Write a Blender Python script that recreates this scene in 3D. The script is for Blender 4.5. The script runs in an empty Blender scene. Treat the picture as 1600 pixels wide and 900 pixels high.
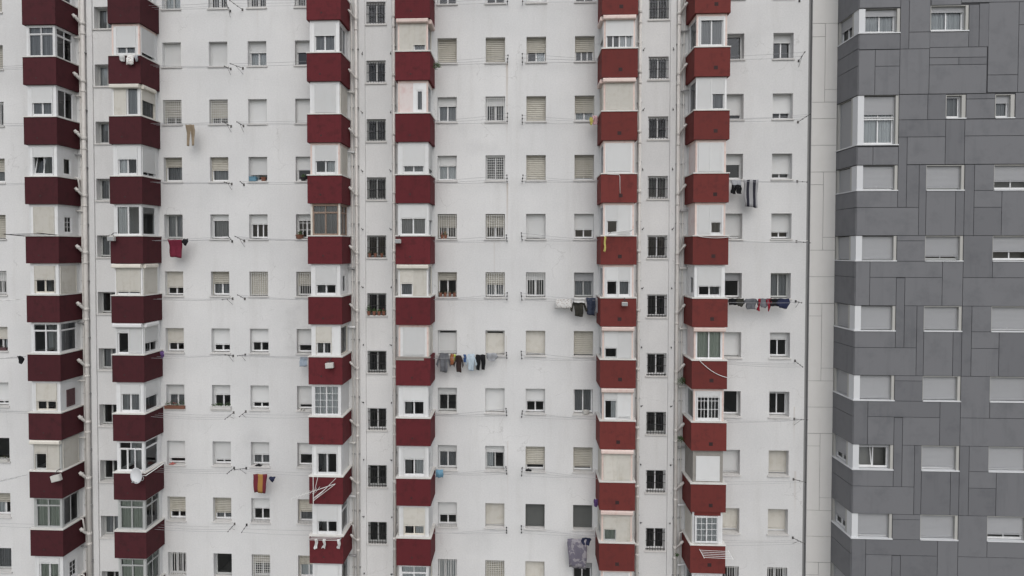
import bpy, math, random
from mathutils import Matrix, Vector
R = random.Random(7)
sc = bpy.context.scene
col = sc.collection
H = 2.75                      # storey height
# ------------------------------------------------------------------ camera numbers (also used to read positions off the wall plane)
YAW, PIT, ROL = -0.047366, 0.022572, 0.0010594
CAM = Vector((0.0, -28.647, -9.9613)); FPX = 950.0; SX, SY = -29.4, -37.46
def cam_axes():
    cy, sy, cp, sp, cr, sr = math.cos(YAW), math.sin(YAW), math.cos(PIT), math.sin(PIT), math.cos(ROL), math.sin(ROL)
    f = Vector((sy*cp, cy*cp, -sp)); r = Vector((cy, -sy, 0)); u = r.cross(f)
    return cr*r + sr*u, -sr*r + cr*u, f
AX = cam_axes()
def at(px, py, Y=0.0):
    d = AX[0]*((px-800-SX)/FPX) + AX[1]*(-(py-450-SY)/FPX) + AX[2]
    return CAM + d*((Y-CAM.y)/d.y)

# ------------------------------------------------------------------ materials
def node(nt, t, **kw):
    n = nt.nodes.new(t)
    for k, v in kw.items():
        if k in n.inputs: n.inputs[k].default_value = v
        else: setattr(n, k, v)
    return n
def new_mat(name):
    m = bpy.data.materials.new(name); m.use_nodes = True
    nt = m.node_tree
    return m, nt, nt.nodes['Principled BSDF']
def ramp(nt, src, a, b, ca, cb):
    r = node(nt, 'ShaderNodeValToRGB'); r.color_ramp.elements[0].position = a; r.color_ramp.elements[1].position = b
    r.color_ramp.elements[0].color = (*ca, 1); r.color_ramp.elements[1].color = (*cb, 1)
    nt.links.new(src, r.inputs[0]); return r.outputs[0]
def math_(nt, op, a, b=None, c=None, clamp=False):
    n = node(nt, 'ShaderNodeMath', operation=op); n.use_clamp = clamp
    for i, v in enumerate((a, b, c)):
        if v is None: continue
        if isinstance(v, (int, float)): n.inputs[i].default_value = v
        else: nt.links.new(v, n.inputs[i])
    return n.outputs[0]
def mix(nt, fac, a, b, mode='MIX'):
    n = node(nt, 'ShaderNodeMix', data_type='RGBA', blend_type=mode)
    for i, v in ((0, fac), (6, a), (7, b)):
        if isinstance(v, (int, float)): n.inputs[i].default_value = v
        elif isinstance(v, tuple): n.inputs[i].default_value = (*v, 1)
        else: nt.links.new(v, n.inputs[i])
    return n.outputs[2]
def coords(nt, scale=(1, 1, 1)):
    tc = node(nt, 'ShaderNodeTexCoord'); mp = node(nt, 'ShaderNodeMapping'); mp.inputs['Scale'].default_value = scale
    nt.links.new(tc.outputs['Object'], mp.inputs[0]); return mp.outputs[0]
def noise(nt, vec, scale, detail=4, rough=.6, dist=0):
    n = node(nt, 'ShaderNodeTexNoise'); n.inputs['Scale'].default_value = scale; n.inputs['Detail'].default_value = detail
    n.inputs['Roughness'].default_value = rough; n.inputs['Distortion'].default_value = dist
    nt.links.new(vec, n.inputs['Vector']); return n.outputs[0]
def bump(nt, b, h, s=.2, d=.02):
    n = node(nt, 'ShaderNodeBump'); n.inputs['Strength'].default_value = s; n.inputs['Distance'].default_value = d
    nt.links.new(h, n.inputs['Height']); nt.links.new(n.outputs[0], b.inputs['Normal'])

STREAKS = []   # (x, z_top, z_bottom, half width, strength) rust / dirt runs on the white render
SPOTS = []     # (x, z, rx, rz, strength) soot and damp
def wall_mat():
    m, nt, b = new_mat('white_render')
    v = coords(nt); vs = coords(nt, (1, 1, .12))
    big = noise(nt, v, .22, 5, .6); streak = noise(nt, vs, 1.6, 5, .65); fine = noise(nt, v, 14, 5, .7)
    c = ramp(nt, big, .3, .7, (.575, .575, .572), (.71, .707, .697))
    c = mix(nt, math_(nt, 'MULTIPLY', ramp(nt, streak, .52, .75, (0, 0, 0), (1, 1, 1)), .42), c, (.50, .49, .47))
    c = mix(nt, .22, c, ramp(nt, fine, .35, .65, (.5, .5, .5), (.78, .78, .78)), 'MIX')
    # hairline cracks, only in some places
    dn = node(nt, 'ShaderNodeTexNoise'); dn.inputs['Scale'].default_value = 1.6; dn.inputs['Detail'].default_value = 5
    nt.links.new(v, dn.inputs['Vector'])
    mv = node(nt, 'ShaderNodeVectorMath', operation='MULTIPLY_ADD'); mv.inputs[1].default_value = (.9, .9, .9)
    nt.links.new(dn.outputs['Color'], mv.inputs[0]); nt.links.new(v, mv.inputs[2])
    vo = node(nt, 'ShaderNodeTexVoronoi', feature='DISTANCE_TO_EDGE'); vo.inputs['Scale'].default_value = .55
    nt.links.new(mv.outputs[0], vo.inputs['Vector'])
    crack = math_(nt, 'LESS_THAN', vo.outputs['Distance'], .006)
    msk = ramp(nt, noise(nt, v, .45, 3), .54, .6, (0, 0, 0), (1, 1, 1))
    c = mix(nt, math_(nt, 'MULTIPLY', math_(nt, 'MULTIPLY', crack, msk), .3), c, (.36, .35, .34))
    sx = node(nt, 'ShaderNodeSeparateXYZ'); nt.links.new(v, sx.inputs[0]); X, Z = sx.outputs[0], sx.outputs[2]
    wob = math_(nt, 'MULTIPLY_ADD', streak, .12, -.06)
    for (x, zt, zb, hw, st) in STREAKS:
        d = math_(nt, 'ABSOLUTE', math_(nt, 'ADD', math_(nt, 'SUBTRACT', X, x), wob))
        f = math_(nt, 'SUBTRACT', 1, math_(nt, 'DIVIDE', d, hw), clamp=True)
        g = math_(nt, 'DIVIDE', math_(nt, 'SUBTRACT', Z, zb), zt-zb, clamp=True)
        g = math_(nt, 'MULTIPLY', g, math_(nt, 'LESS_THAN', Z, zt))
        f = math_(nt, 'MULTIPLY', math_(nt, 'MULTIPLY', f, g), math_(nt, 'MULTIPLY', fine, st*2))
        c = mix(nt, f, c, (.30, .19, .10))
    for (x, z, rx, rz, st) in SPOTS:
        a = math_(nt, 'DIVIDE', math_(nt, 'SUBTRACT', X, x), rx); e = math_(nt, 'DIVIDE', math_(nt, 'SUBTRACT', Z, z), rz)
        r2 = math_(nt, 'ADD', math_(nt, 'ADD', math_(nt, 'MULTIPLY', a, a), math_(nt, 'MULTIPLY', e, e)), math_(nt, 'MULTIPLY_ADD', noise(nt, v, .9, 6, .6), 3.0, -1.2))
        f = math_(nt, 'SUBTRACT', 1, r2, clamp=True)
        f = math_(nt, 'MULTIPLY', f, math_(nt, 'MULTIPLY', noise(nt, v, 1.3, 5), st*2), clamp=True)
        c = mix(nt, f, c, (.33, .33, .33))
    nt.links.new(c, b.inputs['Base Color']); b.inputs['Roughness'].default_value = .88
    bump(nt, b, noise(nt, v, 30, 6, .7), .25, .02)
    return m
def paint(name, base, rough=.5, var=.12, grime=.3, nscale=3, dirt=(.2, .19, .17), bumps=.1, streaks=.2, metal=0, spec=.5):
    m, nt, b = new_mat(name); v = coords(nt)
    oi = node(nt, 'ShaderNodeObjectInfo')
    k = math_(nt, 'MULTIPLY_ADD', oi.outputs['Random'], 2*var, 1-var)
    cr = node(nt, 'ShaderNodeCombineXYZ')
    for i in range(3): nt.links.new(k, cr.inputs[i])
    c = mix(nt, 1.0, base, cr.outputs[0], 'MULTIPLY')
    n = noise(nt, v, nscale, 6, .65)
    c = mix(nt, math_(nt, 'MULTIPLY', ramp(nt, n, .5, .75, (0, 0, 0), (1, 1, 1)), grime), c, dirt)
    n2 = noise(nt, coords(nt, (1, 1, .1)), nscale*2.5, 4, .6)
    c = mix(nt, math_(nt, 'MULTIPLY', ramp(nt, n2, .55, .8, (0, 0, 0), (1, 1, 1)), streaks), c, dirt)
    nt.links.new(c, b.inputs['Base Color']); b.inputs['Roughness'].default_value = rough; b.inputs['Metallic'].default_value = metal
    b.inputs['Specular IOR Level'].default_value = spec
    if bumps: bump(nt, b, noise(nt, v, 25, 5, .7), bumps, .02)
    return m
def glass_mat():
    m, nt, b = new_mat('window_glass'); nt.nodes.remove(b)
    out = nt.nodes['Material Output']
    tr = node(nt, 'ShaderNodeBsdfTransparent'); tr.inputs[0].default_value = (.84, .87, .87, 1)
    gl = node(nt, 'ShaderNodeBsdfGlossy'); gl.inputs['Roughness'].default_value = .03; gl.inputs[0].default_value = (.95, .97, 1, 1)
    fr = node(nt, 'ShaderNodeFresnel'); fr.inputs[0].default_value = 1.55
    nb = node(nt, 'ShaderNodeBump'); nb.inputs['Strength'].default_value = .06; nb.inputs['Distance'].default_value = .05
    nt.links.new(noise(nt, coords(nt), 1.2, 2), nb.inputs['Height'])
    nt.links.new(nb.outputs[0], gl.inputs['Normal'])
    mx = node(nt, 'ShaderNodeMixShader')
    nt.links.new(fr.outputs[0], mx.inputs[0]); nt.links.new(tr.outputs[0], mx.inputs[1]); nt.links.new(gl.outputs[0], mx.inputs[2])
    nt.links.new(mx.outputs[0], out.inputs[0]); return m
def leaf_mat(name, a, bcol):
    m, nt, b = new_mat(name); v = coords(nt)
    nt.links.new(ramp(nt, noise(nt, v, 9, 3), .35, .65, a, bcol), b.inputs['Base Color']); b.inputs['Roughness'].default_value = .6
    return m
def cloth_mat(name, a, bcol=None, kind='plain', scale=1.0, axis=0):
    m, nt, b = new_mat(name); v = coords(nt); bcol = bcol or tuple(x*.8 for x in a)
    if kind == 'plain': c = ramp(nt, noise(nt, v, 6, 3), .35, .65, a, bcol)
    elif kind == 'stripe':
        s = node(nt, 'ShaderNodeSeparateXYZ'); nt.links.new(v, s.inputs[0])
        f = math_(nt, 'FRACT', math_(nt, 'MULTIPLY', s.outputs[axis], scale))
        c = mix(nt, math_(nt, 'GREATER_THAN', f, .5), a, bcol)
    elif kind == 'dots':
        vo = node(nt, 'ShaderNodeTexVoronoi'); vo.inputs['Scale'].default_value = scale; nt.links.new(v, vo.inputs['Vector'])
        c = mix(nt, math_(nt, 'LESS_THAN', vo.outputs['Distance'], .3), a, bcol)
    else:
        c = ramp(nt, noise(nt, v, scale, 3, .5, 1.5), .47, .53, a, bcol)
    nt.links.new(c, b.inputs['Base Color']); b.inputs['Roughness'].default_value = .95; b.inputs['Specular IOR Level'].default_value = .1
    return m
M = {}
def P(k, *a, **kw): M[k] = paint(k, *a, **kw)
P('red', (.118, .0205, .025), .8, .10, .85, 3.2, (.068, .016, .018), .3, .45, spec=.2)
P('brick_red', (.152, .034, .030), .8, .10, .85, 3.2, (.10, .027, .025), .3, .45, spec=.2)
P('vignetted_red', (.066, .0165, .0205), .8, .10, .85, 3.2, (.040, .013, .015), .3, .45, spec=.2)  # red darkened to carry the lens vignette over the two left columns
P('coping', (.66, .645, .61), .7, .08, .4, 4, (.42, .36, .32))
P('white_frame', (.68, .685, .685), .45, .09, .4, 3, (.5, .48, .45), .03)
P('cream_frame', (.66, .63, .56), .5, .08, .35, 3, (.42, .37, .3), .05)
P('pink_frame', (.66, .54, .49), .6, .08, .6, 5, (.52, .30, .26), .1, .4)
P('aluminium', (.42, .43, .42), .4, .08, .25, 3, (.25, .25, .24), .03)
P('old_brown', (.30, .22, .17), .7, .1, .5, 5, (.16, .10, .08), .2)
P('white_shutter', (.63, .635, .63), .45, .09, .15, 2, (.5, .48, .44), .0, .15)
P('cream_shutter', (.57, .55, .50), .5, .10, .35, 3, (.34, .30, .22), .0, .35)
P('beige_shutter', (.45, .43, .375), .55, .12, .4, 3, (.24, .21, .15), .0, .4)
P('grey_screen', (.10, .105, .10), .6, .1, .2, 3, (.06, .06, .06), .0, .2)
P('grey_shutter', (.36, .365, .375), .5, .05, .15, 3, (.28, .28, .29), .0, .2)
P('maroon_blind', (.10, .05, .055), .6, .05, .2, 3, (.06, .03, .03), 0)
P('sill', (.60, .59, .57), .8, .06, .4, 6, (.36, .34, .31))
P('concrete', (.30, .285, .26), .9, .06, .6, 4, (.18, .17, .15), .4, .4)
P('smear', (.68, .61, .59), .85, .05, .5, 2.2, (.5, .26, .24), .2, .2)
P('pipe', (.62, .60, .57), .55, .05, .35, 4, (.34, .30, .26), .05, .35)
P('iron', (.022, .022, .024), .55, .2, .3, 8, (.07, .045, .03), 0)
P('white_bar', (.62, .62, .60), .5, .05, .3, 6, (.4, .36, .32), 0)
P('steel', (.38, .38, .38), .45, .1, .2, 6, (.2, .19, .18), 0, .1, .6)
P('dark_steel', (.10, .095, .09), .6, .2, .3, 8, (.09, .06, .04), 0)
P('wire', (.33, .33, .34), .5, .1, .1, 6, (.2, .2, .2), 0)
P('white_wire', (.75, .75, .73), .5, .05, .1, 6, (.5, .5, .48), 0)
P('vent', (.035, .014, .014), .8, .2, .2, 8, (.02, .015, .015), 0)
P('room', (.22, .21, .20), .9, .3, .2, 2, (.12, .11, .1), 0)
P('joint', (.05, .05, .054), .9, .0, .1, 3, (.02, .02, .02), 0)
P('grey_joint', (.27, .27, .27), .9, .0, .3, 3, (.2, .2, .2), 0)
P('grey_panel', (.166, .168, .177), .62, .0, .9, 1.3, (.128, .131, .140), .15, .8, spec=.35)
P('grey_panel_dark', (.146, .148, .157), .62, .0, .9, 1.3, (.112, .115, .123), .15, .8, spec=.35)
P('pale_panel', (.62, .61, .59), .7, .0, .35, 1.5, (.54, .53, .5), .1, .3)
P('white_post', (.62, .63, .64), .5, .03, .15, 2, (.6, .6, .6), 0)
P('grey_jamb', (.42, .415, .39), .6, .03, .2, 3, (.4, .4, .38), 0)
P('terracotta', (.20, .085, .055), .85, .2, .3, 8, (.2, .09, .05), .1)
P('lamp_white', (.54, .53, .50), .4, .05, .2, 8, (.45, .42, .38), 0)
P('lamp_glass', (.30, .31, .32), .15, .05, .1, 8, (.2, .2, .2), 0)
P('blue_plastic', (.10, .22, .30), .4, .05, .2, 8, (.06, .14, .2), 0)
P('rubber', (.02, .02, .02), .6, .1, .1, 8, (.03, .03, .03), 0)
P('dish', (.60, .61, .62), .45, .05, .2, 6, (.5, .5, .5), 0)
P('curtain_white', (.62, .63, .64), .95, .15, .2, 6, (.45, .45, .46), 0, .6, spec=.1)
P('curtain_grey', (.30, .30, .31), .95, .2, .2, 6, (.2, .2, .21), 0, .6, spec=.1)
P('curtain_green', (.43, .46, .41), .95, .15, .3, 4, (.25, .3, .22), 0, .6, spec=.1)
P('ground', (.20, .20, .18), .95, .0, .6, .15, (.16, .15, .13), .2, 0)
M['glass'] = glass_mat()
M['leaf'] = leaf_mat('leaf', (.03, .06, .02), (.07, .13, .04))
M['dry_leaf'] = leaf_mat('dry_leaf', (.05, .05, .03), (.10, .10, .06))
M['flower'] = leaf_mat('flower', (.45, .10, .12), (.6, .25, .28))
M['orange_flower'] = leaf_mat('orange_flower', (.5, .18, .05), (.55, .3, .1))

# ------------------------------------------------------------------ mesh builder
class MB:
    def __init__(s): s.v = []; s.f = []
    def quad(s, a, b, c, d):
        n = len(s.v); s.v += [tuple(a), tuple(b), tuple(c), tuple(d)]; s.f.append((n, n+1, n+2, n+3))
    def box(s, a, b, T=None, skip=()):
        (x0, y0, z0), (x1, y1, z1) = a, b
        n = len(s.v)
        p = [(x0, y0, z0), (x1, y0, z0), (x1, y1, z0), (x0, y1, z0), (x0, y0, z1), (x1, y0, z1), (x1, y1, z1), (x0, y1, z1)]
        s.v += [tuple(T(*q)) if T else q for q in p]
        s.f += [tuple(n+i for i in q) for q in ((0, 3, 2, 1), (4, 5, 6, 7), (0, 1, 5, 4), (1, 2, 6, 5), (2, 3, 7, 6), (3, 0, 4, 7))]
    def tube(s, pts, r, seg=6, cap=True):
        pts = [Vector(p) for p in pts]; n0 = len(s.v); rs = r if isinstance(r, (list, tuple)) else [r]*len(pts)
        for i, p in enumerate(pts):
            t = (pts[min(i+1, len(pts)-1)] - pts[max(i-1, 0)]).normalized()
            a = t.cross(Vector((0, 0, 1)));
            if a.length < .05: a = t.cross(Vector((1, 0, 0)))
            a.normalize(); b = t.cross(a)
            for k in range(seg):
                q = 2*math.pi*k/seg; s.v.append(tuple(p + a*(math.cos(q)*rs[i]) + b*(math.sin(q)*rs[i])))
        for i in range(len(pts)-1):
            for k in range(seg):
                k2 = (k+1) % seg
                s.f.append((n0+i*seg+k, n0+i*seg+k2, n0+(i+1)*seg+k2, n0+(i+1)*seg+k))
        if cap:
            s.f.append(tuple(n0+k for k in range(seg))[::-1]); s.f.append(tuple(n0+(len(pts)-1)*seg+k for k in range(seg)))
    def lathe(s, c, prof, seg=10, axis=None):
        c = Vector(c); n0 = len(s.v); ax = (axis or Vector((0, 0, 1))).normalized()
        a = ax.orthogonal().normalized(); b = ax.cross(a)
        for (r, h) in prof:
            for k in range(seg):
                q = 2*math.pi*k/seg; s.v.append(tuple(c + ax*h + a*(r*math.cos(q)) + b*(r*math.sin(q))))
        for i in range(len(prof)-1):
            for k in range(seg):
                k2 = (k+1) % seg; s.f.append((n0+i*seg+k, n0+i*seg+k2, n0+(i+1)*seg+k2, n0+(i+1)*seg+k))
        s.f.append(tuple(n0+k for k in range(seg))[::-1]); s.f.append(tuple(n0+(len(prof)-1)*seg+k for k in range(seg)))
    def build(s, name, mat, parent=None, smooth=False, bevel=0, solid=0):
        me = bpy.data.meshes.new(name); me.from_pydata(s.v, [], s.f); me.update()
        o = bpy.data.objects.new(name, me); col.objects.link(o)
        me.materials.append(M[mat] if isinstance(mat, str) else mat)
        if parent is not None: o.parent = parent
        if smooth:
            for p in me.polygons: p.use_smooth = True
        if bevel:
            b = o.modifiers.new('Bevel', 'BEVEL'); b.width = bevel; b.segments = 2; b.limit_method = 'ANGLE'
        if solid:
            d = o.modifiers.new('Solidify', 'SOLIDIFY'); d.thickness = solid; d.offset = 0
        return o
def tag(o, label, cat, group=None, kind=None):
    o['label'] = label; o['category'] = cat
    if group: o['group'] = group
    if kind: o['kind'] = kind
    return o
def thing(name, loc, label, cat, group=None):
    o = bpy.data.objects.new(name, None); col.objects.link(o); o.empty_display_size = .2
    o.location = loc; tag(o, label, cat, group); return o
def rel(root):          # meshes below are given in world metres; shift them to the thing's origin
    L = Vector(root.location)
    return L
def put(mb, name, mat, root, **kw):
    L = Vector(root.location)
    mb.v = [tuple(Vector(p)-L) for p in mb.v]
    return mb.build(name, mat, root, **kw)

# ------------------------------------------------------------------ layout of the white building
ZT = lambda r: -(r-1)*H                 # top of a window opening of row r
WIN = {0: (-26.17, -25.26), 2: (-17.28, -16.37), 3: (-15.0, -14.09), 4: (-13.1, -12.19), 5: (-10.81, -9.90),
       7: (-3.99, -3.08), 8: (-1.72, -.81), 9: (.19, 1.10), 10: (2.44, 3.35), 12: (9.26, 10.17), 13: (11.48, 12.39)}
STAIR = {1: (-20.65, -19.74), 6: (-7.37, -6.45), 11: (5.83, 6.75)}
BAY = {1: (-23.03, -21.44), 2: (-18.96, -17.43), 3: (-9.72, -8.15), 4: (-5.70, -4.12), 5: (3.49, 5.07), 6: (7.52, 9.06)}
BD = 1.457
HW = 1.19
BT, BB = -1.086, -2.341                 # parapet top and bottom for row 1
WT, WB = 9.0, -38.0                     # the wall's top and foot
def bay_z(r): return BT-(r-1)*H, BB-(r-1)*H
ROWS = range(0, 11)

STREAKS += [(-.72, -1.2, -5.2, .07, .5), (-.70, -6.8, -9.6, .06, .55), (-.73, -14.0, -16.0, .04, .3), (-.66, -19.0, -22.5, .04, .25),
            (12.62, -17.2, -19.2, .05, .3), (-12.6, 2.4, .3, .06, .2), (12.7, -20.2, -22.6, .07, .25), (-1.3, -9.6, -13, .05, .2)]
p = at(462, 520); SPOTS.append((p.x, p.z, .7, 1.7, .38))
p = at(398, 690); SPOTS.append((p.x, p.z, 1.3, .7, .16))
p = at(1178, 60); SPOTS.append((p.x, p.z, .9, .9, .16))
p = at(745, 850); SPOTS.append((p.x, p.z, 1.3, .7, .12))
p = at(755, 230); SPOTS.append((p.x, p.z, .9, .6, .14))
M['wall'] = wall_mat()

white = thing('white_apartment_building', (0, 0, WB), 'tall white rendered apartment block with columns of dark red balconies and shuttered windows', 'apartment building')
grey = thing('grey_apartment_building', (14.36, 0, WB), 'grey panel clad apartment block at the right edge, projecting beyond the white one', 'apartment building')

def build_wall():
    mb = MB(); rm = MB()
    ops = []
    for c, (a, b) in WIN.items(): ops.append((a, b, [(ZT(r)-HW, ZT(r)) for r in ROWS], .40 if c < 12 else .46))
    for c, (a, b) in STAIR.items(): ops.append((a, b, [(-2.07-(r-1)*2.753, -1.0-(r-1)*2.753) for r in range(0, 11)], .34))
    for c, (a, b) in BAY.items(): ops.append((a+.45, b-.40, [(bay_z(r)[0]-1.0, bay_z(r-1)[1]-.35) for r in ROWS], .12))
    ops.sort(); x = -36.0; XE = 13.06
    q = lambda x0, x1, z0, z1, y=0: mb.quad((x0, y, z0), (x1, y, z0), (x1, y, z1), (x0, y, z1))
    for (a, b, zs, dep) in ops:
        q(x, a, WB, WT)
        z = WB
        for (z0, z1) in sorted(zs):
            q(a, b, z, z0)
            for (A, B) in (((a, z0), (a, z1)), ((b, z1), (b, z0)), ((a, z1), (b, z1)), ((b, z0), (a, z0))):
                mb.quad((A[0], 0, A[1]), (B[0], 0, B[1]), (B[0], dep, B[1]), (A[0], dep, A[1]))
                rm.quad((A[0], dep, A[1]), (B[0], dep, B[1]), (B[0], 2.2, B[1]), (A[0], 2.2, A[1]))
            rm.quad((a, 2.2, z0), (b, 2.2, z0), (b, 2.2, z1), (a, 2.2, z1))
            z = z1
        q(a, b, z, WT); x = b
    q(x, XE, WB, WT)
    mb.quad((XE, 0, WB), (XE, .3, WB), (XE, .3, WT), (XE, 0, WT))
    # back, far side and top, so that the block is closed
    mb.quad((-36, 0, WB), (-36, 12, WB), (-36, 12, WT), (-36, 0, WT)); mb.quad((-36, 12, WB), (13.06, 12, WB), (13.06, 12, WT), (-36, 12, WT))
    mb.quad((-36, 0, WT), (13.06, 0, WT), (13.06, 12, WT), (-36, 12, WT))
    # pilaster strips either side of each stair panel
    for (a, b) in ((-20.98, -20.72), (-19.66, -19.40), (-7.70, -7.43), (-6.37, -6.14), (5.48, 5.71), (6.82, 7.08)):
        mb.box((a, -.07, WB), (b, -.001, WT))
    L = Vector(white.location)
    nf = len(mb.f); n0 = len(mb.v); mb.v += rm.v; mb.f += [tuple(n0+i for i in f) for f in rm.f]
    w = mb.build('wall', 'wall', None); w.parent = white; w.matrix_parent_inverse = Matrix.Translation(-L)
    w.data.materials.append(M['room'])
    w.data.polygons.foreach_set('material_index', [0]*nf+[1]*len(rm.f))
build_wall()
LW = Vector((0, 0, WB))
class Ctx:        # a vertical face: u to the right, v up, n outwards, at an origin; children get coordinates relative to the parent's chain
    def __init__(s, o, u, n): s.o = Vector(o); s.u = Vector(u); s.n = Vector(n)
    def __call__(s, u, n, v): return s.o + s.u*u + s.n*n + Vector((0, 0, v))
def wrel(mb, name, mat, parent, off, **kw):
    mb.v = [tuple(Vector(p)-off) for p in mb.v]
    return mb.build(name, mat, parent, **kw)

def shutter_mb(T, u0, u1, vt, vb, pitch, n):
    mb = MB(); v = vt; k = max(1, round((vt-vb-.04)/pitch)); p = (vt-vb-.04)/k; dpt = .012 if pitch < .06 else .042
    prof = []
    for i in range(k):
        a = vt-i*p
        prof += [(a, n-dpt), (a-p*.05, n-dpt*.15), (a-p*.4, n), (a-p*.78, n-dpt*.1), (a-p*.82, n-dpt)]
    for (va, na), (vb_, nb) in zip(prof, prof[1:]):
        mb.quad(T(u0, na, va), T(u1, na, va), T(u1, nb, vb_), T(u0, nb, vb_))
    mb.box((u0, n-.02, vb), (u1, n+.012, vb+.04), T)
    return mb
def curtain_mb(T, u0, u1, v0, v1, n, amp=.025, per=.11):
    mb = MB(); k = max(6, int((u1-u0)/.022)); ph = R.random()*6
    for i in range(k):
        a, b = u0+(u1-u0)*i/k, u0+(u1-u0)*(i+1)/k
        f = lambda x: n+amp*math.sin(x/per*6.28+ph)+.4*amp*math.sin(x/per*15+ph*2)
        mb.quad(T(a, f(a), v0), T(b, f(b), v0), T(b, f(b), v1), T(a, f(a), v1))
    return mb
SH = {'w': ('white_shutter', .048), 'c': ('cream_shutter', .055), 'b': ('beige_shutter', .088), 'g': ('grey_screen', .05), 'y': ('grey_shutter', .052), 'm': ('maroon_blind', .06)}
FR = {'w': 'white_frame', 'c': 'cream_frame', 'a': 'aluminium', 'o': 'old_brown', 'p': 'pink_frame'}
CU = {'w': 'curtain_white', 'g': 'curtain_grey', 'n': 'curtain_green'}

def glazing(T, u0, u1, v0, v1, parent, off, npan=2, frac=0., sh='w', fr='w', cur=None, trans=0., munt=None, t=.05, fname='window_frame', gap=0., tilt=False, widths=None, back=.05):
    """a glazed field: outer frame, mullions, panes, optional transom light, muntins, shutter and curtain"""
    f = MB(); g = MB(); s = t*.9
    f.box((u0, -.05, v0), (u0+s, .02, v1), T); f.box((u1-s, -.05, v0), (u1, .02, v1), T)
    f.box((u0+s, -.05, v0), (u1-s, .02, v0+s), T); f.box((u0+s, -.05, v1-s), (u1-s, .02, v1), T)
    vt = v1-s
    if trans:
        vt = v1-s-trans; f.box((u0+s, -.045, vt-.045), (u1-s, .015, vt), T)
        g.quad(T(u0+s, -.025, vt), T(u1-s, -.025, vt), T(u1-s, -.025, v1-s), T(u0+s, -.025, v1-s))
        if npan > 1 and trans > .15: f.box(((u0+u1)/2-.018, -.044, vt+.001), ((u0+u1)/2+.018, .012, v1-s-.001), T)
        vt -= .045
    a = u0+s; W = u1-u0-2*s; ws = widths or [1]*npan; tot = sum(ws)
    for i in range(npan):
        b = a+W*ws[i]/tot; e = .03; nn = -.03 if i % 2 else -.012    # sliding leaves sit one behind the other
        if not (tilt and i == 0):
            f.box((a+.001, nn-.025, v0+s), (a+e, nn+.02, vt), T); f.box((b-e, nn-.025, v0+s), (b-.001, nn+.02, vt), T)
            f.box((a+e, nn-.024, v0+s), (b-e, nn+.019, v0+s+e), T); f.box((a+e, nn-.024, vt-e), (b-e, nn+.019, vt), T)
            g.quad(T(a+e, nn, v0+s+e), T(b-e, nn, v0+s+e), T(b-e, nn, vt-e), T(a+e, nn, vt-e))
            if munt:
                for j in range(1, munt[0]):
                    x = a+e+(b-a-2*e)*j/munt[0]; f.box((x-.011, nn-.012, v0+s+e), (x+.011, nn+.012, vt-e), T)
                for j in range(1, munt[1]):
                    z = v0+s+e+(vt-v0-s-2*e)*j/munt[1]; f.box((a+e, nn-.010, z-.011), (b-e, nn+.010, z+.011), T)
        else:                                                         # a leaf tipped inwards
            TT = lambda u, n, v: T(u, n-.28*(v-v0)*.8, v)
            f.box((a+.002, -.035, v0+s), (a+.045, .01, vt), TT); f.box((b-.045, -.035, v0+s), (b-.002, .01, vt), TT)
            f.box((a+.045, -.034, v0+s), (b-.045, .009, v0+s+.045), TT); f.box((a+.045, -.034, vt-.045), (b-.045, .009, vt), TT)
            g.quad(TT(a+.045, -.012, v0+s+.045), TT(b-.045, -.012, v0+s+.045), TT(b-.045, -.012, vt-.045), TT(a+.045, -.012, vt-.045))
        a = b
    fo = wrel(f, fname, FR[fr], parent, off)
    go = wrel(g, 'pane', 'glass', parent if fname != 'window' else fo, off)
    par = parent if fname != 'window' else fo
    if cur:
        if cur == 'L': c = curtain_mb(T, u0+.05, u0+(u1-u0)*.4, v0+.03, v1-.03, -.085); cm = 'curtain_white'
        elif cur == 'R': c = curtain_mb(T, u0+(u1-u0)*.55, u1-.05, v0+.03, v1-.03, -.085); cm = 'curtain_white'
        else: c = curtain_mb(T, u0+.05, u1-.05, v0+.03, v1-.03, -.085); cm = CU[cur]
        wrel(c, 'curtain', cm, par, off, smooth=True)
    if frac > 0:
        mat, pit = SH[sh]; top = v1-.004-gap; vb = v1-gap-(v1-gap-v0)*frac
        if frac >= .99: vb = v0+.012
        smb = shutter_mb(T, u0+.03, u1-.03, top, vb, pit, back)
        smb.box((u0+.001, back-.035, vb if frac > .99 else v0+.004), (u0+.03, back+.014, top), T); smb.box((u1-.03, back-.035, vb if frac > .99 else v0+.004), (u1-.001, back+.014, top), T)
        wrel(smb, 'roller_shutter', mat, par, off)
    return fo

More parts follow.
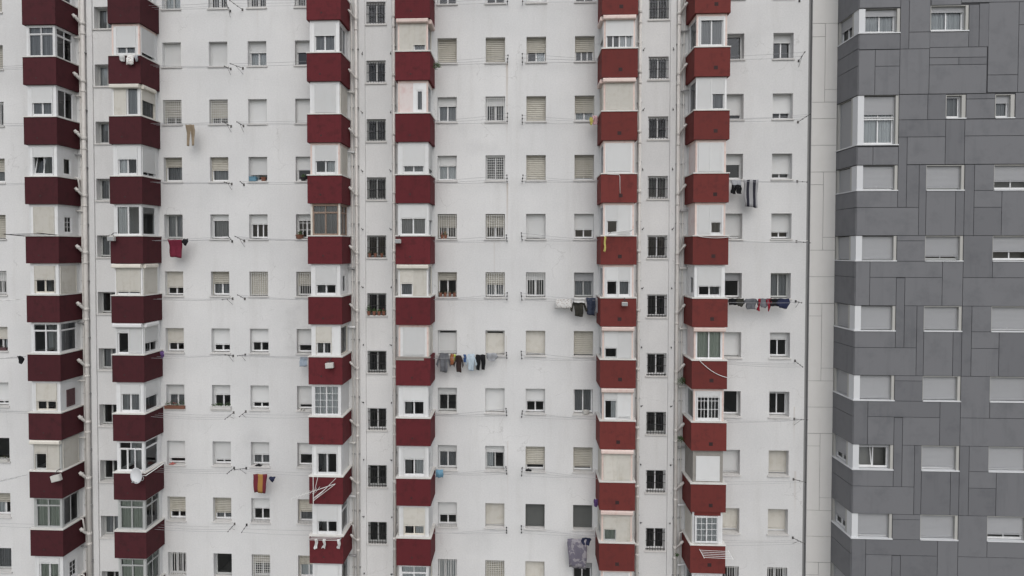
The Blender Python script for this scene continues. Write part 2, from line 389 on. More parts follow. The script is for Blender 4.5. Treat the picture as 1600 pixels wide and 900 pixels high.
# ------------------------------------------------------------------ plain windows: the table is read row by row from the photograph
# s<percent><tone> shutter, p<n> panes, f<frame>, c<curtain>, bars: V white uprights, L white lattice, K black grille, S sill shelf, G gap over the shutter
WSPEC = {
 0: 's100b s100b V,p2 s55b,cg s100b s45w,V,p2 s55c,p2 s85w,p2 p1,fa s45b,p2 p1,fa,cg',
 2: 'p2,cw s97w s70b,L,p2 s40b,cg p2,fa,cg s70c,p2 s66c,p2 s46w,p2 s80w,p1 s70b,p2 p3,V',
 3: 'V,p2 s100w s76b,L,p2 s55b,cg s26w,p1,cg s52b,p2 s72w,p2 s46w,p2 s84w,p2 s72b,p2 p1,fa',
 4: 'V,p2 s45w,p2,cw s100w s74w,p1 s42w,p3 s100b,V s60w,p2 s76w,p2 s60w,p2 s50w,p2 s46b,L,p2',
 5: 'V,p2 s45w,p1 s100w s55w,p1 s26w,p2,M s60b,V s70w,p1 s82w,p1 s54w,p1 s60b,p1,cg,S s46b,p2',
 7: 'p2 s100b s36w,p2,cg s42w,p2,cw s56b,V,p2 s34b,p2 s92w,G s32w,p2,fa s32w,p2 s60w,p2,S p3,cw,V',
 8: 's60w,p2 s100b s36w,p2,V p2,L s55b,V,p2 s52b,V,p2,cg s100c,G s100w s32w,p2,fa s97c s85b,V,p2',
 9: 's97w s60b,p2,cR s100b s100b s96w s32w,V,p2 s96c s56w,p2 s80b,p1 s100g s97c',
 10: 's70w,p2 s60b,p3 s68b,p2,cw s92b,p2 s66w,p2 s36y,p2,fa,cg s98b p2,cg s86b s100g s30y,p2',
 12: 'p1 p1 s82w,p1 s42w,p1 s92w,p1 s32y,p1 s100w p1 s92w,p1 s92c,p1 V,p1',
 13: 's60w,p2 s34w,p2 s76w,p2 s80w,p2 s76w,p2 p2,fa,cg s32w,p2 s12w,p2 s96c s92c,p1 V,p2'}
def bars_mb(T, u0, u1, v0, v1, kind, n):
    mb = MB(); r = .007 if kind == 'L' else .0095
    if kind == 'K':
        k = 7
        for i in range(k): x = u0+(u1-u0)*(i+.5)/k; mb.tube([T(x, n, v0-.02), T(x, n, v1-.06)], .013, 5)
        for z in (v0+.06, v0+(v1-v0)*.45, v1-.16): mb.box((u0-.01, n-.006, z-.012), (u1+.01, n+.006, z+.012), T)
        return mb
    k = 8 if kind == 'V' else 9
    for i in range(k): x = u0+(u1-u0)*(i+.5)/k; mb.box((x-r, n-r, v0+.02), (x+r, n+r, v1-.02), T)
    hz = (v0+.05, v1-.05) if kind == 'V' else [v0+.04+(v1-v0-.08)*i/9 for i in range(10)]
    for z in hz: mb.box((u0, n-.006, z-.007), (u1, n+.0075, z+.007), T)
    return mb
def window(x0, x1, zt, zb, spec, dep, front=0.0, label=None):
    """frame is the part 'window'; pane, roller_shutter, sill, grille and curtain are its sub-parts"""
    tok = spec.split(','); frac = 0; sh = 'w'; npan = 1; fr = 'w'; cur = None; bar = None; gap = 0; munt = None
    for t in tok:
        if t[0] == 's': frac = int(t[1:-1])/100; sh = t[-1]
        elif t[0] == 'p': npan = int(t[1:])
        elif t[0] == 'f': fr = t[1:]
        elif t[0] == 'c': cur = t[1:]
        elif t in 'VLK': bar = t
        elif t == 'G': gap = .14
        elif t == 'M': munt = (2, 3)
    if cur is None and bar is None and frac < .75 and R.random() < .25: cur = R.choice('ggwgLRw')
    name = 'barred_window' if bar else ('shuttered_window' if frac >= .9 else 'window')
    y = dep-.14
    T = Ctx((0, y, 0), (1, 0, 0), (0, -1, 0))
    if fr == 'w' and npan == 2 and frac == 0 and bar is None and R.random() < .2: fr = 'a'
    o = glazing(T, x0+.004, x1-.004, zb+.055, zt-.004, white, LW, npan, frac, sh, fr, cur, 0, munt, fname='window', gap=gap, t=.045)
    o.name = name
    s = MB(); s.box((x0-.05, -.055, zb-.05), (x1+.05, -.002, zb+.022)); s.box((x0+.002, -.002, zb+.001), (x1-.002, y+.03, zb+.022))
    wrel(s, 'sill', 'sill', o, LW)
    if bar:
        tb = Ctx((0, 0, 0), (1, 0, 0), (0, -1, 0)); nn = -.06 if bar in 'VL' else .015
        g = bars_mb(tb, x0+.02, x1-.02, zb+.03, zt-.02, bar, nn); wrel(g, 'grille', 'iron' if bar == 'K' else 'white_bar', o, LW)
    return o
for c, txt in WSPEC.items():
    x0, x1 = WIN[c]
    for r, sp in enumerate(txt.split()):
        window(x0, x1, ZT(r), ZT(r)-HW, sp, .40 if c < 12 else .46)
for c, (x0, x1) in STAIR.items():
    for r in range(0, 11):
        if c != 1 and r == 10: pass
        zt, zb = -1.0-(r-1)*2.753, -2.07-(r-1)*2.753
        if c == 1: window(x0, x1, zt, zb, 'p2,fa' + (',cg' if r % 3 == 0 else ''), .44)
        else: window(x0, x1, zt, zb, 'p2,K' + (',fa' if R.random() < .5 else ''), .30)

# ------------------------------------------------------------------ enclosed balconies
# per storey (row 0 first): front fields / visible side / flags
# S55.2 shutter and panes, C closed shutter, P2 panes, T2 panes under a transom, G2 muntins, W blank, N narrow window in a blank, Z two leaf window one tipped
# flags: m wide blank margins, B projecting shutter box, b same on the side, p pinkish head, a aluminium, o old brown, k no white coping, c cream shutters, frames: c
BSPEC = {
 1: ['P2/P2/', 'T2/t2/', 'S56.2/P2/m', 'S36.Z/N1/m', 'C/NG/mc', 'S52.2/Cc/mc', 'T2/t1/', 'S66.2/NM/mc', 'S45.1,C/C/Bca', 'T2n/P2/a', 'S22.2n/NG/m'],
 2: ['P2/P2/', 'S76.2/S86.1/mp', 'C,P1g/S46.1/Bbc', 'S46.2/S86.2/m', 'P2b/P1/', 'S90.2/C/Bbc', 'S30.1,C/S66.2/Bb', 'S36.2/S50.1/m', 'T3/t1/', 'T2n/t2/a', 'T2n/t2/a'],
 3: ['P2/P2/', 'S46.2/P2/m', 'C/Cc/m', 'S56.2c/Cc/mp', 'T2g/t2/o', 'S66.2/N1/m', 'S58.2*3,W*1/P1/mc', 'G2w/W/', 'S26.2/W/m', 'S56.2/t1/m', 'C/P1/m'],
 4: ['P2/P2/', 'C,S80.1/P1/Bpbc', 'W*1,N1*1/P1/p', 'S76.2/S80.1/m', 'S46.2/S50.1/', 'S60.1,C/P1/Bc', 'C/Cc/mpk', 'S50.2/N1/m', 'S42.2/N1/m', 'S66.2c/W/mc', 'T2w/P1/c'],
 5: ['P2/P2/', 'S60.4c/S60.1/Bpb', 'C,C/C/Bpbc', 'S97.2/P1/mp', 'S55.1,C/P1/mp', 'S50.1,S50.1/P1/mp', 'S66.1,C/S70.1/Bpa', 'S36.1c,S92.1/P1/pB', 'C,C/C/Bpca', 'S60.1,C/S60.1/Bpca', 'C/C/mp'],
 6: ['P2/P2/', 'S14.2/P1/mp', 'C,S50.1/P1/', 'C,C/W/mp', 'C,S60.1/W/mp', 'S66.2/N1/m', 'P2/WP/Bp', 'S22.2G/P1n/mp', 'C/WC/mQ', 'G2w/Cc/mR', 'C/P1/m']}
def fields(T, u0, u1, v0, v1, spec, flags, parent, off, side=False):
    rc = lambda cur: cur or (R.choice('ggggnLR') if R.random() < .4 else None)
    fr = 'a' if 'a' in flags else 'o' if 'o' in flags else 'c' if 'c' in flags else 'w'
    if fr == 'c' and not side and R.random() < .5: fr = 'w'
    segs = []
    for s in spec.split(','):
        w = 1.0
        if '*' in s: s, w = s.split('*'); w = float(w)
        segs.append((s, w))
    tot = sum(w for _, w in segs); a = u0
    for s, w in segs:
        b = a+(u1-u0)*w/tot; k = s[0]; cur = None
        if s[-1] in 'gnwbc' and k not in 'CW': cur = {'g': 'g', 'n': 'n', 'w': 'w', 'b': 'L', 'c': 'R'}[s[-1]]; s = s[:-1]
        sh = 'c' if ('c' in flags or s.endswith('c')) else 'w'
        if k == 'S':
            num, n = s[1:].split('.'); munt = None; tl = False
            if n.endswith('G'): n = n[:-1]; munt = (3, 3)
            if n == 'Z': n = '2'; tl = True
            glazing(T, a, b, v0, v1, parent, off, int(n), int(num)/100, sh, fr, rc(cur), 0, munt, tilt=tl)
        elif k == 'C': glazing(T, a, b, v0, v1, parent, off, 1, 1.0, sh, fr, None)
        elif k == 'P': glazing(T, a, b, v0, v1, parent, off, int(s[1:] or 1), 0, sh, fr, rc(cur))
        elif k in 'Tt': glazing(T, a, b, v0, v1, parent, off, int(s[1:]), 0, sh, fr, rc(cur), trans=.26)
        elif k == 'G': glazing(T, a, b, v0, v1, parent, off, int(s[1:]), 0, sh, 'w', cur, munt=(2, 4))
        elif k == 'W':
            mb = MB(); mb.box((a, -.05, v0), (b, .02, v1), T)
            wrel(mb, 'blank_panel', 'smear' if (s == 'WP' or 'p' in flags) else 'concrete' if s == 'WC' else 'white_frame', parent, off)
        elif k == 'N':
            W = b-a; hh = v1-v0
            p0, p1, q0, q1 = (a+W*.22, b-W*.22, v0+hh*.06, v1-hh*.22) if not side else (a+W*.30, b-W*.2, v0+hh*.08, v1-hh*.30)
            mb = MB(); mb.box((a, -.05, v0), (p0, .02, v1), T); mb.box((p1, -.05, v0), (b, .02, v1), T)
            mb.box((p0, -.049, v0), (p1, .019, q0), T); mb.box((p0, -.049, q1), (p1, .019, v1), T)
            wrel(mb, 'blank_panel', 'white_frame', parent, off)
            T2 = Ctx(T.o - T.n*.01, T.u, T.n)
            if s == 'NM': glazing(T2, p0, p1, q0, q1, parent, off, 1, 1.0, 'm', fr)
            elif s == 'NG': glazing(T2, p0, p1, q0, q1, parent, off, 1, 0, sh, 'w', munt=(2, 3))
            else: glazing(T2, p0, p1, q0, q1, parent, off, 1, 0, sh, fr, cur or ('g' if not side else None))
        a = b
def balcony(c, r, spec):
    x0, x1 = BAY[c]; zt, zb = bay_z(r); ztop = bay_z(r-1)[1]
    front, side, flags = spec.split('/')
    red = {1: 'vignetted_red', 2: 'vignetted_red', 5: 'brick_red', 6: 'brick_red'}.get(c, 'red')  # column reds carry lens vignette and tint, set into the paint colour
    w = .11; j = lambda: R.uniform(-.008, .008)
    mb = MB()
    # parapet: floor slab plus three walls, each butting the next
    mb.box((x0, -BD, zb), (x1, -.001, zb+.14))
    mb.box((x0, -BD, zb+.14), (x1, -BD+w, zt))
    mb.box((x0, -BD+w, zb+.14), (x0+w, -.001, zt)); mb.box((x1-w, -BD+w, zb+.14), (x1, -.001, zt))
    # weld the box into one skin, with a hand-made edge
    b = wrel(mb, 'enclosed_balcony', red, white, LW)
    e = .11                      # the glazing stands back from the parapet's face
    cp = MB()
    if 'k' not in flags:
        h = .05
        cp.box((x0-.025, -BD-.03, zt+.001), (x1+.025, -BD+.2, zt+h))
        cp.box((x0-.025, -BD+.2, zt+.001), (x0+.2, -.002, zt+h)); cp.box((x1-.2, -BD+.2, zt+.001), (x1+.025, -.002, zt+h))
        wrel(cp, 'coping', 'coping', b, LW)
    else:
        cp.box((x0+.01, -BD+.01, zt-.0), (x1-.01, -BD+.2, zt+.05)); cp.box((x0-.03, -BD-.02, zt-.10), (x1-.3, -BD-.002, zt-.01))
        wrel(cp, 'coping', 'concrete', b, LW)
    v0 = zt+.052; v1 = ztop-.002
    gx0, gx1, gy = x0+e, x1-e, -BD+e
    # corner posts and head
    pw = .075
    hm = 'pink_frame' if 'p' in flags else 'concrete' if 'Q' in flags else 'aluminium' if 'a' in flags else 'old_brown' if 'o' in flags else 'white_frame'
    for a in (gx0, gx1-pw):
        ps = MB(); ps.box((a, gy, v0), (a+pw, gy+pw, v1)); wrel(ps, 'corner_post', hm if hm not in ('old_brown',) else 'cream_frame', b, LW)
    hd = MB(); hh = .11 if ('m' in flags or 'p' in flags) else .06
    if 'o' in flags: hh = .07
    if 'Q' in flags: hh = .27
    if 'R' in flags: hh = .20
    hd.box((gx0+pw, gy+.004, v1-hh), (gx1-pw, gy+.08, v1))
    hd.box((gx0+.004, gy+pw, v1-hh), (gx0+.08, -.002, v1)); hd.box((gx1-.08, gy+pw, v1-hh), (gx1-.004, -.002, v1))
    wrel(hd, 'head_rail', red if 'R' in flags else hm, b, LW)
    u0, u1 = gx0+pw, gx1-pw; v1h = v1-hh
    if 'm' in flags:
        mg = MB(); ml = .13 if c < 5 else .06; mr = .09 if c < 5 else .07
        if 'R' in flags: ml = .02; mr = .12
        mg.box((u0, gy+.008, v0), (u0+ml, gy+.07, v1h)); mg.box((u1-mr, gy+.008, v0), (u1, gy+.07, v1h)); u0 += ml; u1 -= mr
        mg.box((u0, gy+.009, v0), (u1, gy+.069, v0+.05))
        wrel(mg, 'blank_panel', 'concrete' if 'Q' in flags else 'white_frame', b, LW)
        fv0 = v0+.05
    else: fv0 = v0
    prot = .10 if 'R' in flags else 0
    Tf = Ctx((0, gy+.03-prot, 0), (1, 0, 0), (0, -1, 0))
    fields(Tf, u0, u1, fv0, v1h, front, flags, b, LW)
    # sides: u runs so that it reads left to right from outside
    fy0 = gy+pw
    vis = 1 if c <= 4 else -1
    for sd in (1, -1):
        if sd == 1: Ts = Ctx((gx1-.03, 0, 0), (0, 1, 0), (1, 0, 0)); a0, a1 = fy0, -.03
        else: Ts = Ctx((gx0+.03, 0, 0), (0, -1, 0), (-1, 0, 0)); a0, a1 = .03, -fy0
        if sd == vis:
            # a solid pier against the wall, then the glazed field
            pr = MB(); pier = .24
            if sd == 1: pr.box((gx1-.07, -pier, v0), (gx1-.008, -.002, v1h)); a1 = -pier
            else: pr.box((gx0+.008, -pier, v0), (gx0+.07, -.002, v1h)); a0 = pier
            wrel(pr, 'blank_panel', 'concrete' if 'Q' in flags else 'white_frame', b, LW)
            fields(Ts, a0, a1, v0, v1h, side, flags, b, LW, True)
        else: fields(Ts, a0, a1, v0, v1h, 'S60.2' if R.random() < .5 else 'C', flags, b, LW, True)
    if c in (1, 2, 3, 6) and c != 2 and R.random() < .75:
        fl = MB(); zf = v1-R.uniform(.12, .3); yf = -R.uniform(.12, .2); dx = 1 if c < 4 else -1; xs_ = gx1-.02 if c < 4 else gx0+.02
        fl.tube([(xs_, yf, zf), (xs_+dx*.28, yf, zf-.03)], .045, 10); fl.lathe((xs_+dx*.28, yf, zf-.03), [(.045, 0), (.062, .005), (.062, .08), (.03, .085)], 10, Vector((dx, 0, -.1)))
        wrel(fl, 'flue', R.choice(['white_frame', 'steel', 'lamp_white']), b, LW)
    # projecting roller boxes
    def rbox(a, bb, axis):
        m = MB(); n0 = len(m.v); bh, bd = .19, .17
        prof = [(.0, 0), (.0, -bh), (bd*.8, -bh), (bd, -bh*.8), (bd, -bh*.25), (bd*.75, 0)]
        ends = []
        for uu in (a, bb):
            ends.append(len(m.v))
            for (n, v) in prof:
                m.v.append((uu, gy+.002-n, v1-.02+v) if axis == 0 else ((gx1-.002+n, uu, v1-.02+v) if vis == 1 else (gx0+.002-n, uu, v1-.02+v)))
        k = len(prof)
        for i in range(k): m.f.append((ends[0]+i, ends[0]+(i+1) % k, ends[1]+(i+1) % k, ends[1]+i))
        m.f.append(tuple(range(ends[0], ends[0]+k))); m.f.append(tuple(range(ends[1], ends[1]+k))[::-1])
        wrel(m, 'shutter_box', 'pink_frame' if 'p' in flags else 'cream_frame' if 'c' in flags else 'white_frame', b, LW)
    if 'B' in flags: rbox(gx0-.05, gx1+.02, 0)
    if 'b' in flags: rbox(gy+.02, -.35, 1)
    # vent or weep hole in the front of the parapet
    vm = MB()
    if c >= 5:
        vx = x0+(x1-x0)*(.58 if c == 6 else .52)+R.uniform(-.06, .06); vz = zb+.34+R.uniform(-.04, .05)
        for i in range(4): vm.box((vx-.075, -BD-.006, vz-.07+i*.036), (vx+.075, -BD+.01, vz-.046+i*.036))
        vm.box((vx-.085, -BD-.003, vz-.08), (vx+.085, -BD+.01, vz+.08))
    else:
        vx = x0+(x1-x0)*(.42 if c != 4 else .45)+R.uniform(-.08, .08); vz = zb+.33+R.uniform(-.07, .07)
        vm.lathe((vx, -BD+.01, vz), [(.036, 0), (.042, .012), (.022, .016)], 10, Vector((0, -1, 0)))
    wrel(vm, 'air_vent', 'vent', b, LW)
    return b
BAYS = {}
for c, rows in BSPEC.items():
    for r, s in enumerate(rows): BAYS[c, r] = balcony(c, r, s)

# ------------------------------------------------------------------ drainpipes with their collars and branches
def drainpipe(x, y, r, branch=None, zoff=0.0):
    mb = MB(); mb.tube([(x, y, WB), (x, y, WT-.2)], r, 12)
    o = wrel(mb, 'drainpipe', 'pipe', white, LW, smooth=True)
    for row in ROWS:
        z = bay_z(row)[0]-.95+zoff; cp = MB()
        if r > .05:
            for dz, hh_, k_ in ((.12, .15, 1.25), (-.35, .10, 1.22)):
                cl = MB(); cl.lathe((x, y, z+dz), [(r*1.02, 0), (r*k_, .01), (r*k_, hh_-.01), (r*1.02, hh_)], 12); wrel(cl, 'collar', 'pipe', o, LW, smooth=True)
        cp.box((x-r-.03, y-.02, z-1.2), (x+r+.03, -.001, z-1.16)); wrel(cp, 'bracket', 'steel', o, LW)
        if branch:
            bx, up = branch; br = MB()
            br.tube([(bx, y-.22, z+.55+up), (bx+(x-bx)*.35, y-.18, z+.42+up), (x, y, z+.12)], r*.72, 8)
            br.lathe((bx+(x-bx)*.35, y-.18, z+.40+up), [(r*.8, 0), (r*.95, .02), (r*.95, .09), (r*.8, .1)], 8, Vector((bx-x, 0, .6)))
            # the thin cranked waste that joins it higher up
            if R.random() < .35: br.tube([(bx, y-.22, z+1.05), (bx+(x-bx)*.5, y-.22, z+1.0), (bx+(x-bx)*.6, y-.15, z+.36+up)], r*.4, 6)
            wrel(br, 'branch', 'pipe', o, LW, smooth=True)
drainpipe(-21.12, -.16, .10, (-21.42, 0)); drainpipe(-21.34, -.07, .035)
drainpipe(-7.83, -.14, .068, (-8.13, 0)); drainpipe(-8.05, -.08, .035)
drainpipe(-6.04, -.14, .068, (-5.72, -.2), .1); drainpipe(5.42, -.14, .072, (5.09, -.1), .1)
drainpipe(7.18, -.14, .078, (7.50, .05)); drainpipe(7.42, -.08, .03)

# ------------------------------------------------------------------ the grey building
GY = -1.732
GX0, GX1 = 14.36, 27.0
gz = lambda y: at(1450, y, GY).z
gx = lambda x: at(x, 540, GY).x
PER = 2*3.0169
def panels():
    pn = {'grey_panel': MB(), 'grey_panel_dark': MB()}
    rects = []                 # x0, x1, z0, z1 on the front
    V = dict(c=14.36, a=15.06, b=16.07, s=16.43, d=16.95, e=17.25, f=18.07, g=18.47, h=18.83, i=19.23, j=20.04, k=20.37, r=21.9, m=14.96, n=17.98)
    za, zs, z1, zn = -12.325, -13.425, -14.14, -15.345          # window head, sill, joint, next head
    zq, zns, zr, zp = -15.57, -16.445, -17.14, -18.36           # (next) small joint, sill, joint, head of the next period
    base = [(V['c'], V['b'], z1, zs), (V['c'], V['d'], zn, z1), (V['b'], V['s'], z1, -11.13), (V['s'], V['d'], z1, za),
            (V['d'], V['e'], zn, za), (V['e'], V['g'], zn, zs), (V['g'], V['h'], zn, zs), (V['h'], V['i'], zn, za), (V['i'], V['j'], zs, za),
            (V['i'], V['k'], z1, zs), (V['i'], V['k'], zn, z1), (V['k'], V['r'], zn, zs),
            (V['b'], V['e'], zq, zn), (V['b'], V['e'], zns, zq), (V['h'], V['j'], zr, zn), (V['c'], V['m'], zp, zns), (V['m'], V['n'], zr, zns),
            (V['n'], V['h'], zp, zns), (V['j'], V['r'], zr, zns), (V['m'], V['b'], zp, zr), (V['s'], V['n'], zp, zr), (V['h'], V['r'], zp, zr)]
    for k in range(-1, 4):
        for q in base:
            if k == -1:        # only the first storey of the pattern stands above; the rest is the taller floors
                if q[2] < -14.2-1.3: pass
            x0, x1, a, b = q
            a, b = a-k*PER, b-k*PER
            if k == -1 and b > -6.28: b = -6.28+ (0) if a < -6.28 else b
            rects.append((x0, x1, a, b, k))
    out = []
    for (x0, x1, a, b, k) in rects:
        if k == -1 and (a > -6.3 or (abs(x0-16.07) < .01 and abs(x1-16.43) < .01)): continue
        out.append((x0, x1, a, b))
    t = lambda u, y0=0: at(1200+u/4, 150, GY).x
    z = lambda v, o=0: at(1450, o+v/4, GY).z
    top = [(568, 822, 207, 305), (568, 665, 308, 592), (665, 818, 308, 411), (665, 818, 411, 592), (828, 880, -160, 305), (880, 1005, -160, 200), (880, 1005, 200, 305),
           (818, 1003, 305, 588), (1003, 1246, 202, 298), (1246, 1310, 35, 298), (1310, 1370, 28, 298), (1003, 1362, 298, 362), (1003, 1187, 362, 407), (1187, 1362, 362, 407),
           (1003, 1362, 407, 588), (1368, 1557, 22, 474), (1368, 1557, 474, 583), (1557, 1760, 22, 164), (1557, 1760, 164, 583),
           (568, 828, -160, 44), (1008, 1197, -160, 34), (1197, 1760, -160, 22), (818, 998, 590, 748), (998, 1113, 590, 748), (1238, 1418, 590, 622), (1238, 1418, 622, 745),
           (1545, 1760, 585, 748), (818, 1112, 748, 856), (1112, 1232, 748, 1028), (1232, 1760, 748, 852), (866, 1112, 856, 1028), (1232, 1760, 852, 1028),
           (568, 660, 917, 1030), (660, 806, 917, 1030)]
    vx = {568: 14.36, 828: 16.07, 822: 16.07, 818: 16.07, 806: 16.07, 880: 16.43, 866: 16.43}
    for (u0, u1, v0, v1) in top:
        out.append((vx.get(u0, None) or t(u0), vx.get(u1, None) or t(u1), z(v1), z(v0)))
    out.append((16.07, 16.43, -8.1, z(856)))
    g = .011
    for i, (x0, x1, a, b) in enumerate(out):
        if b-a < .05 or x1-x0 < .05: continue
        dark = abs((x1-x0)-.36) < .06 or R.random() < .22
        pn['grey_panel_dark' if dark else 'grey_panel'].box((x0+g, GY-.02, a+g), (x1-g, GY+.006, b-g))
    # the return face: bands between the joints that run round the corner
    zz = [z(0)+.4, z(44), z(205)]
    side = [(z(205), z(44)), ]
    bands = [(3.2, .35), (-.66-.02, -1.33), (-1.33, -2.05), (-2.05, -3.3), (-5.48, -6.28)]
    for k in range(-1, 4):
        o = -k*PER
        if k == -1: bands += [(-8.11+.0, -9.31)]; bands += [(-7.4, -8.11)]
        else: bands += [(zs+o, z1+o), (z1+o, zn+o)]
        bands += [(zns+o, zr+o), (zr+o, zp+o)] 
    for (b, a) in bands:
        pn['grey_panel'].box((GX0-.02, GY+.004, a+g), (GX0+.006, .2, b-g))
    body = MB(); D = GY+.012
    body.box((GX0+.3, GY+.45, WB), (GX1, 11, WT-1))
    core = body.build('core', 'room'); core.parent = grey; core.name = 'wall'
    core.matrix_parent_inverse = Matrix.Translation(-Vector(grey.location))
    return pn
PN = panels()
LG = Vector(grey.location)
# windows of the grey block: (x0, x1, ztop, zbottom, spec, corner?)
GW = []
gr = [-6.303-3.0169*k for k in range(7)]
cf = [.93, 1.0, 1.0, 1.0, .10, .94, 1.0]; g2 = [.93, .86, .97, 1.0, .93, 1.0, .95]; g3 = [.68, .66, .95, 1.0, .96, .80, 1.0]
GW += [(.36, -.70, 'corner', .28, 'w', .5), (-3.32, -5.45, 'corner', .38, 'w', 1)]
OPEN = []
for k, zt in enumerate(gr):
    GW.append((zt, zt-1.10, 'corner', cf[k], None, 1.0 if k < 4 else (.70 if k == 4 else .62)))
def split(mb, name, mat, parent, off):      # one object per box
    for i in range(0, len(mb.v), 8):
        q = MB(); q.v = mb.v[i:i+8]; q.f = [tuple(k-i for k in f) for f in mb.f[i//8*6:i//8*6+6]]; wrel(q, name, mat, parent, off)
PLAIN = [(17.25, 18.83, zt, zt-1.10, g2[k]) for k, zt in enumerate(gr)] + [(20.04, 21.75, zt, zt-1.10, g3[k]) for k, zt in enumerate(gr)]
t = lambda px: at(px, 150, GY).x
PLAIN += [(t(1452), t(1511.5), .45, -.66, .24), (t(1478.5), t(1509.5), -3.33, -4.35, .10), (t(1555.5), t(1586), -3.33, -4.35, .36)]
for (x0, x1, zt, zb, fc) in PLAIN:
    w = x1-x0; T = Ctx((0, GY+.17, 0), (1, 0, 0), (0, -1, 0)); jw = .13 if w > 1.2 else .17
    cur = 'w' if (zt > 0) else ('g' if fc < .5 else None)
    o = glazing(T, x0+.03, x1-jw, zb+.07, zt-.03, grey, LG, 2 if w > 1.2 else 1, fc, 'y', 'a' if R.random() < .3 else 'w', cur, fname='window', t=.05)
    s = MB(); s.box((x0, GY-.045, zb-.0), (x1, GY+.2, zb+.045)); wrel(s, 'sill', 'white_post', o, LG)
    j = MB(); j.box((x1-jw+.01, GY+.012, zb+.046), (x1-.002, GY+.44, zt-.002)); j.box((x0+.002, GY+.012, zb+.046), (x0+.028, GY+.44, zt-.002)); j.box((x0+.03, GY+.012, zt-.028), (x1-jw+.008, GY+.44, zt-.002))
    split(j, 'jamb', 'grey_jamb', o, LG)
for (zt, zb, _, fc, cur, sfc) in GW:
    x0, x1 = 14.36, 16.07
    po = MB(); po.box((x0+.012, GY+.012, zb+.046), (x0+.27, GY+.42, zt-.002))
    T = Ctx((0, GY+.17, 0), (1, 0, 0), (0, -1, 0))
    tall = zt-zb > 1.5
    o = glazing(T, x0+.28, x1-.13, zb+.07, zt-.03, grey, LG, 2, fc, 'y', 'w', cur, fname='window', t=.05, tilt=(fc < .15))
    if tall:
        rl = MB(); rl.box((x0+.3, GY+.10, zb+1.10), (x1-.15, GY+.15, zb+1.16)); rl.box((x0+.3, GY+.10, zb+1.2), (x1-.15, GY+.15, zb+1.23)); wrel(rl, 'rail', 'white_frame', o, LG)
    o.name = 'corner_window'
    wrel(po, 'corner_post', 'white_post', o, LG)
    s = MB(); s.box((x0-.045, GY-.045, zb), (x1, GY+.2, zb+.045)); s.box((x0-.045, GY+.2, zb), (x0+.2, -.02, zb+.045)); wrel(s, 'sill', 'white_post', o, LG)
    j = MB(); j.box((x1-.12, GY+.012, zb+.046), (x1-.002, GY+.44, zt-.002))
    j.box((x0+.012, -.16, zb+.046), (x0+.3, -.002, zt-.002)); j.box((x0+.02, GY+.44, zb+.046), (x0+.3, GY+.56, zt-.002))
    split(j, 'jamb', 'grey_jamb', o, LG)
    Ts = Ctx((x0+.14, 0, 0), (0, -1, 0), (-1, 0, 0))
    so = glazing(Ts, .17, -GY-.57, zb+.07, zt-.03, o, LG, 2, sfc, 'y', 'w', None, t=.05)
# joint lining behind the panels: a skin with the windows left open
def lining():
    mb = MB(); ops = [(14.36, 16.07, a[0], a[1]) for a in GW] + [(p[0], p[1], p[2], p[3]) for p in PLAIN]
    xs = sorted({14.36, GX1, *[o[0] for o in ops], *[o[1] for o in ops]}); zs_ = sorted({WB, WT-1, *[o[2] for o in ops], *[o[3] for o in ops]})
    for i in range(len(xs)-1):
        for k in range(len(zs_)-1):
            cx, cz = (xs[i]+xs[i+1])/2, (zs_[k]+zs_[k+1])/2
            if any(o[0] < cx < o[1] and o[3] < cz < o[2] for o in ops): continue
            mb.quad((xs[i], GY+.011, zs_[k]), (xs[i+1], GY+.011, zs_[k]), (xs[i+1], GY+.011, zs_[k+1]), (xs[i], GY+.011, zs_[k+1]))
    zz = sorted([(a[1], a[0]) for a in GW]); z = WB
    for (b, a) in zz:
        mb.quad((GX0+.011, GY+.011, z), (GX0+.011, .25, z), (GX0+.011, .25, b), (GX0+.011, GY+.011, b)); z = a
    mb.quad((GX0+.011, GY+.011, z), (GX0+.011, .25, z), (GX0+.011, .25, WT-1), (GX0+.011, GY+.011, WT-1))
    # floors and ceilings of the window recesses
    rb = MB()
    for (x0, x1, a, b) in ops:
        rb.quad((x0, GY+.012, a), (x1, GY+.012, a), (x1, GY+.45, a), (x0, GY+.45, a)); rb.quad((x0, GY+.2, b+.001), (x1, GY+.2, b+.001), (x1, GY+.45, b+.001), (x0, GY+.45, b+.001))
    for a in GW:
        for zz_, dz in ((a[1], 0), (a[0], .001)): rb.quad((GX0+.012, GY+.45, zz_+dz), (GX0+.3, GY+.45, zz_+dz), (GX0+.3, -.01, zz_+dz), (GX0+.012, -.01, zz_+dz))
    mi = [2]*len(mb.f)
    for q, k in enumerate(('grey_panel', 'grey_panel_dark')):
        n0 = len(mb.v); mb.v += PN[k].v; mb.f += [tuple(n0+i for i in f) for f in PN[k].f]; mi += [q]*len(PN[k].f)
    n0 = len(mb.v); mb.v += rb.v; mb.f += [tuple(n0+i for i in f) for f in rb.f]; mi += [3]*len(rb.f)
    o = mb.build('cladding', 'grey_panel'); o.parent = grey; o.matrix_parent_inverse = Matrix.Translation(-LG)
    o.data.materials.append(M['grey_panel_dark']); o.data.materials.append(M['joint']); o.data.materials.append(M['grey_jamb']); o.data.polygons.foreach_set('material_index', mi)
lining()
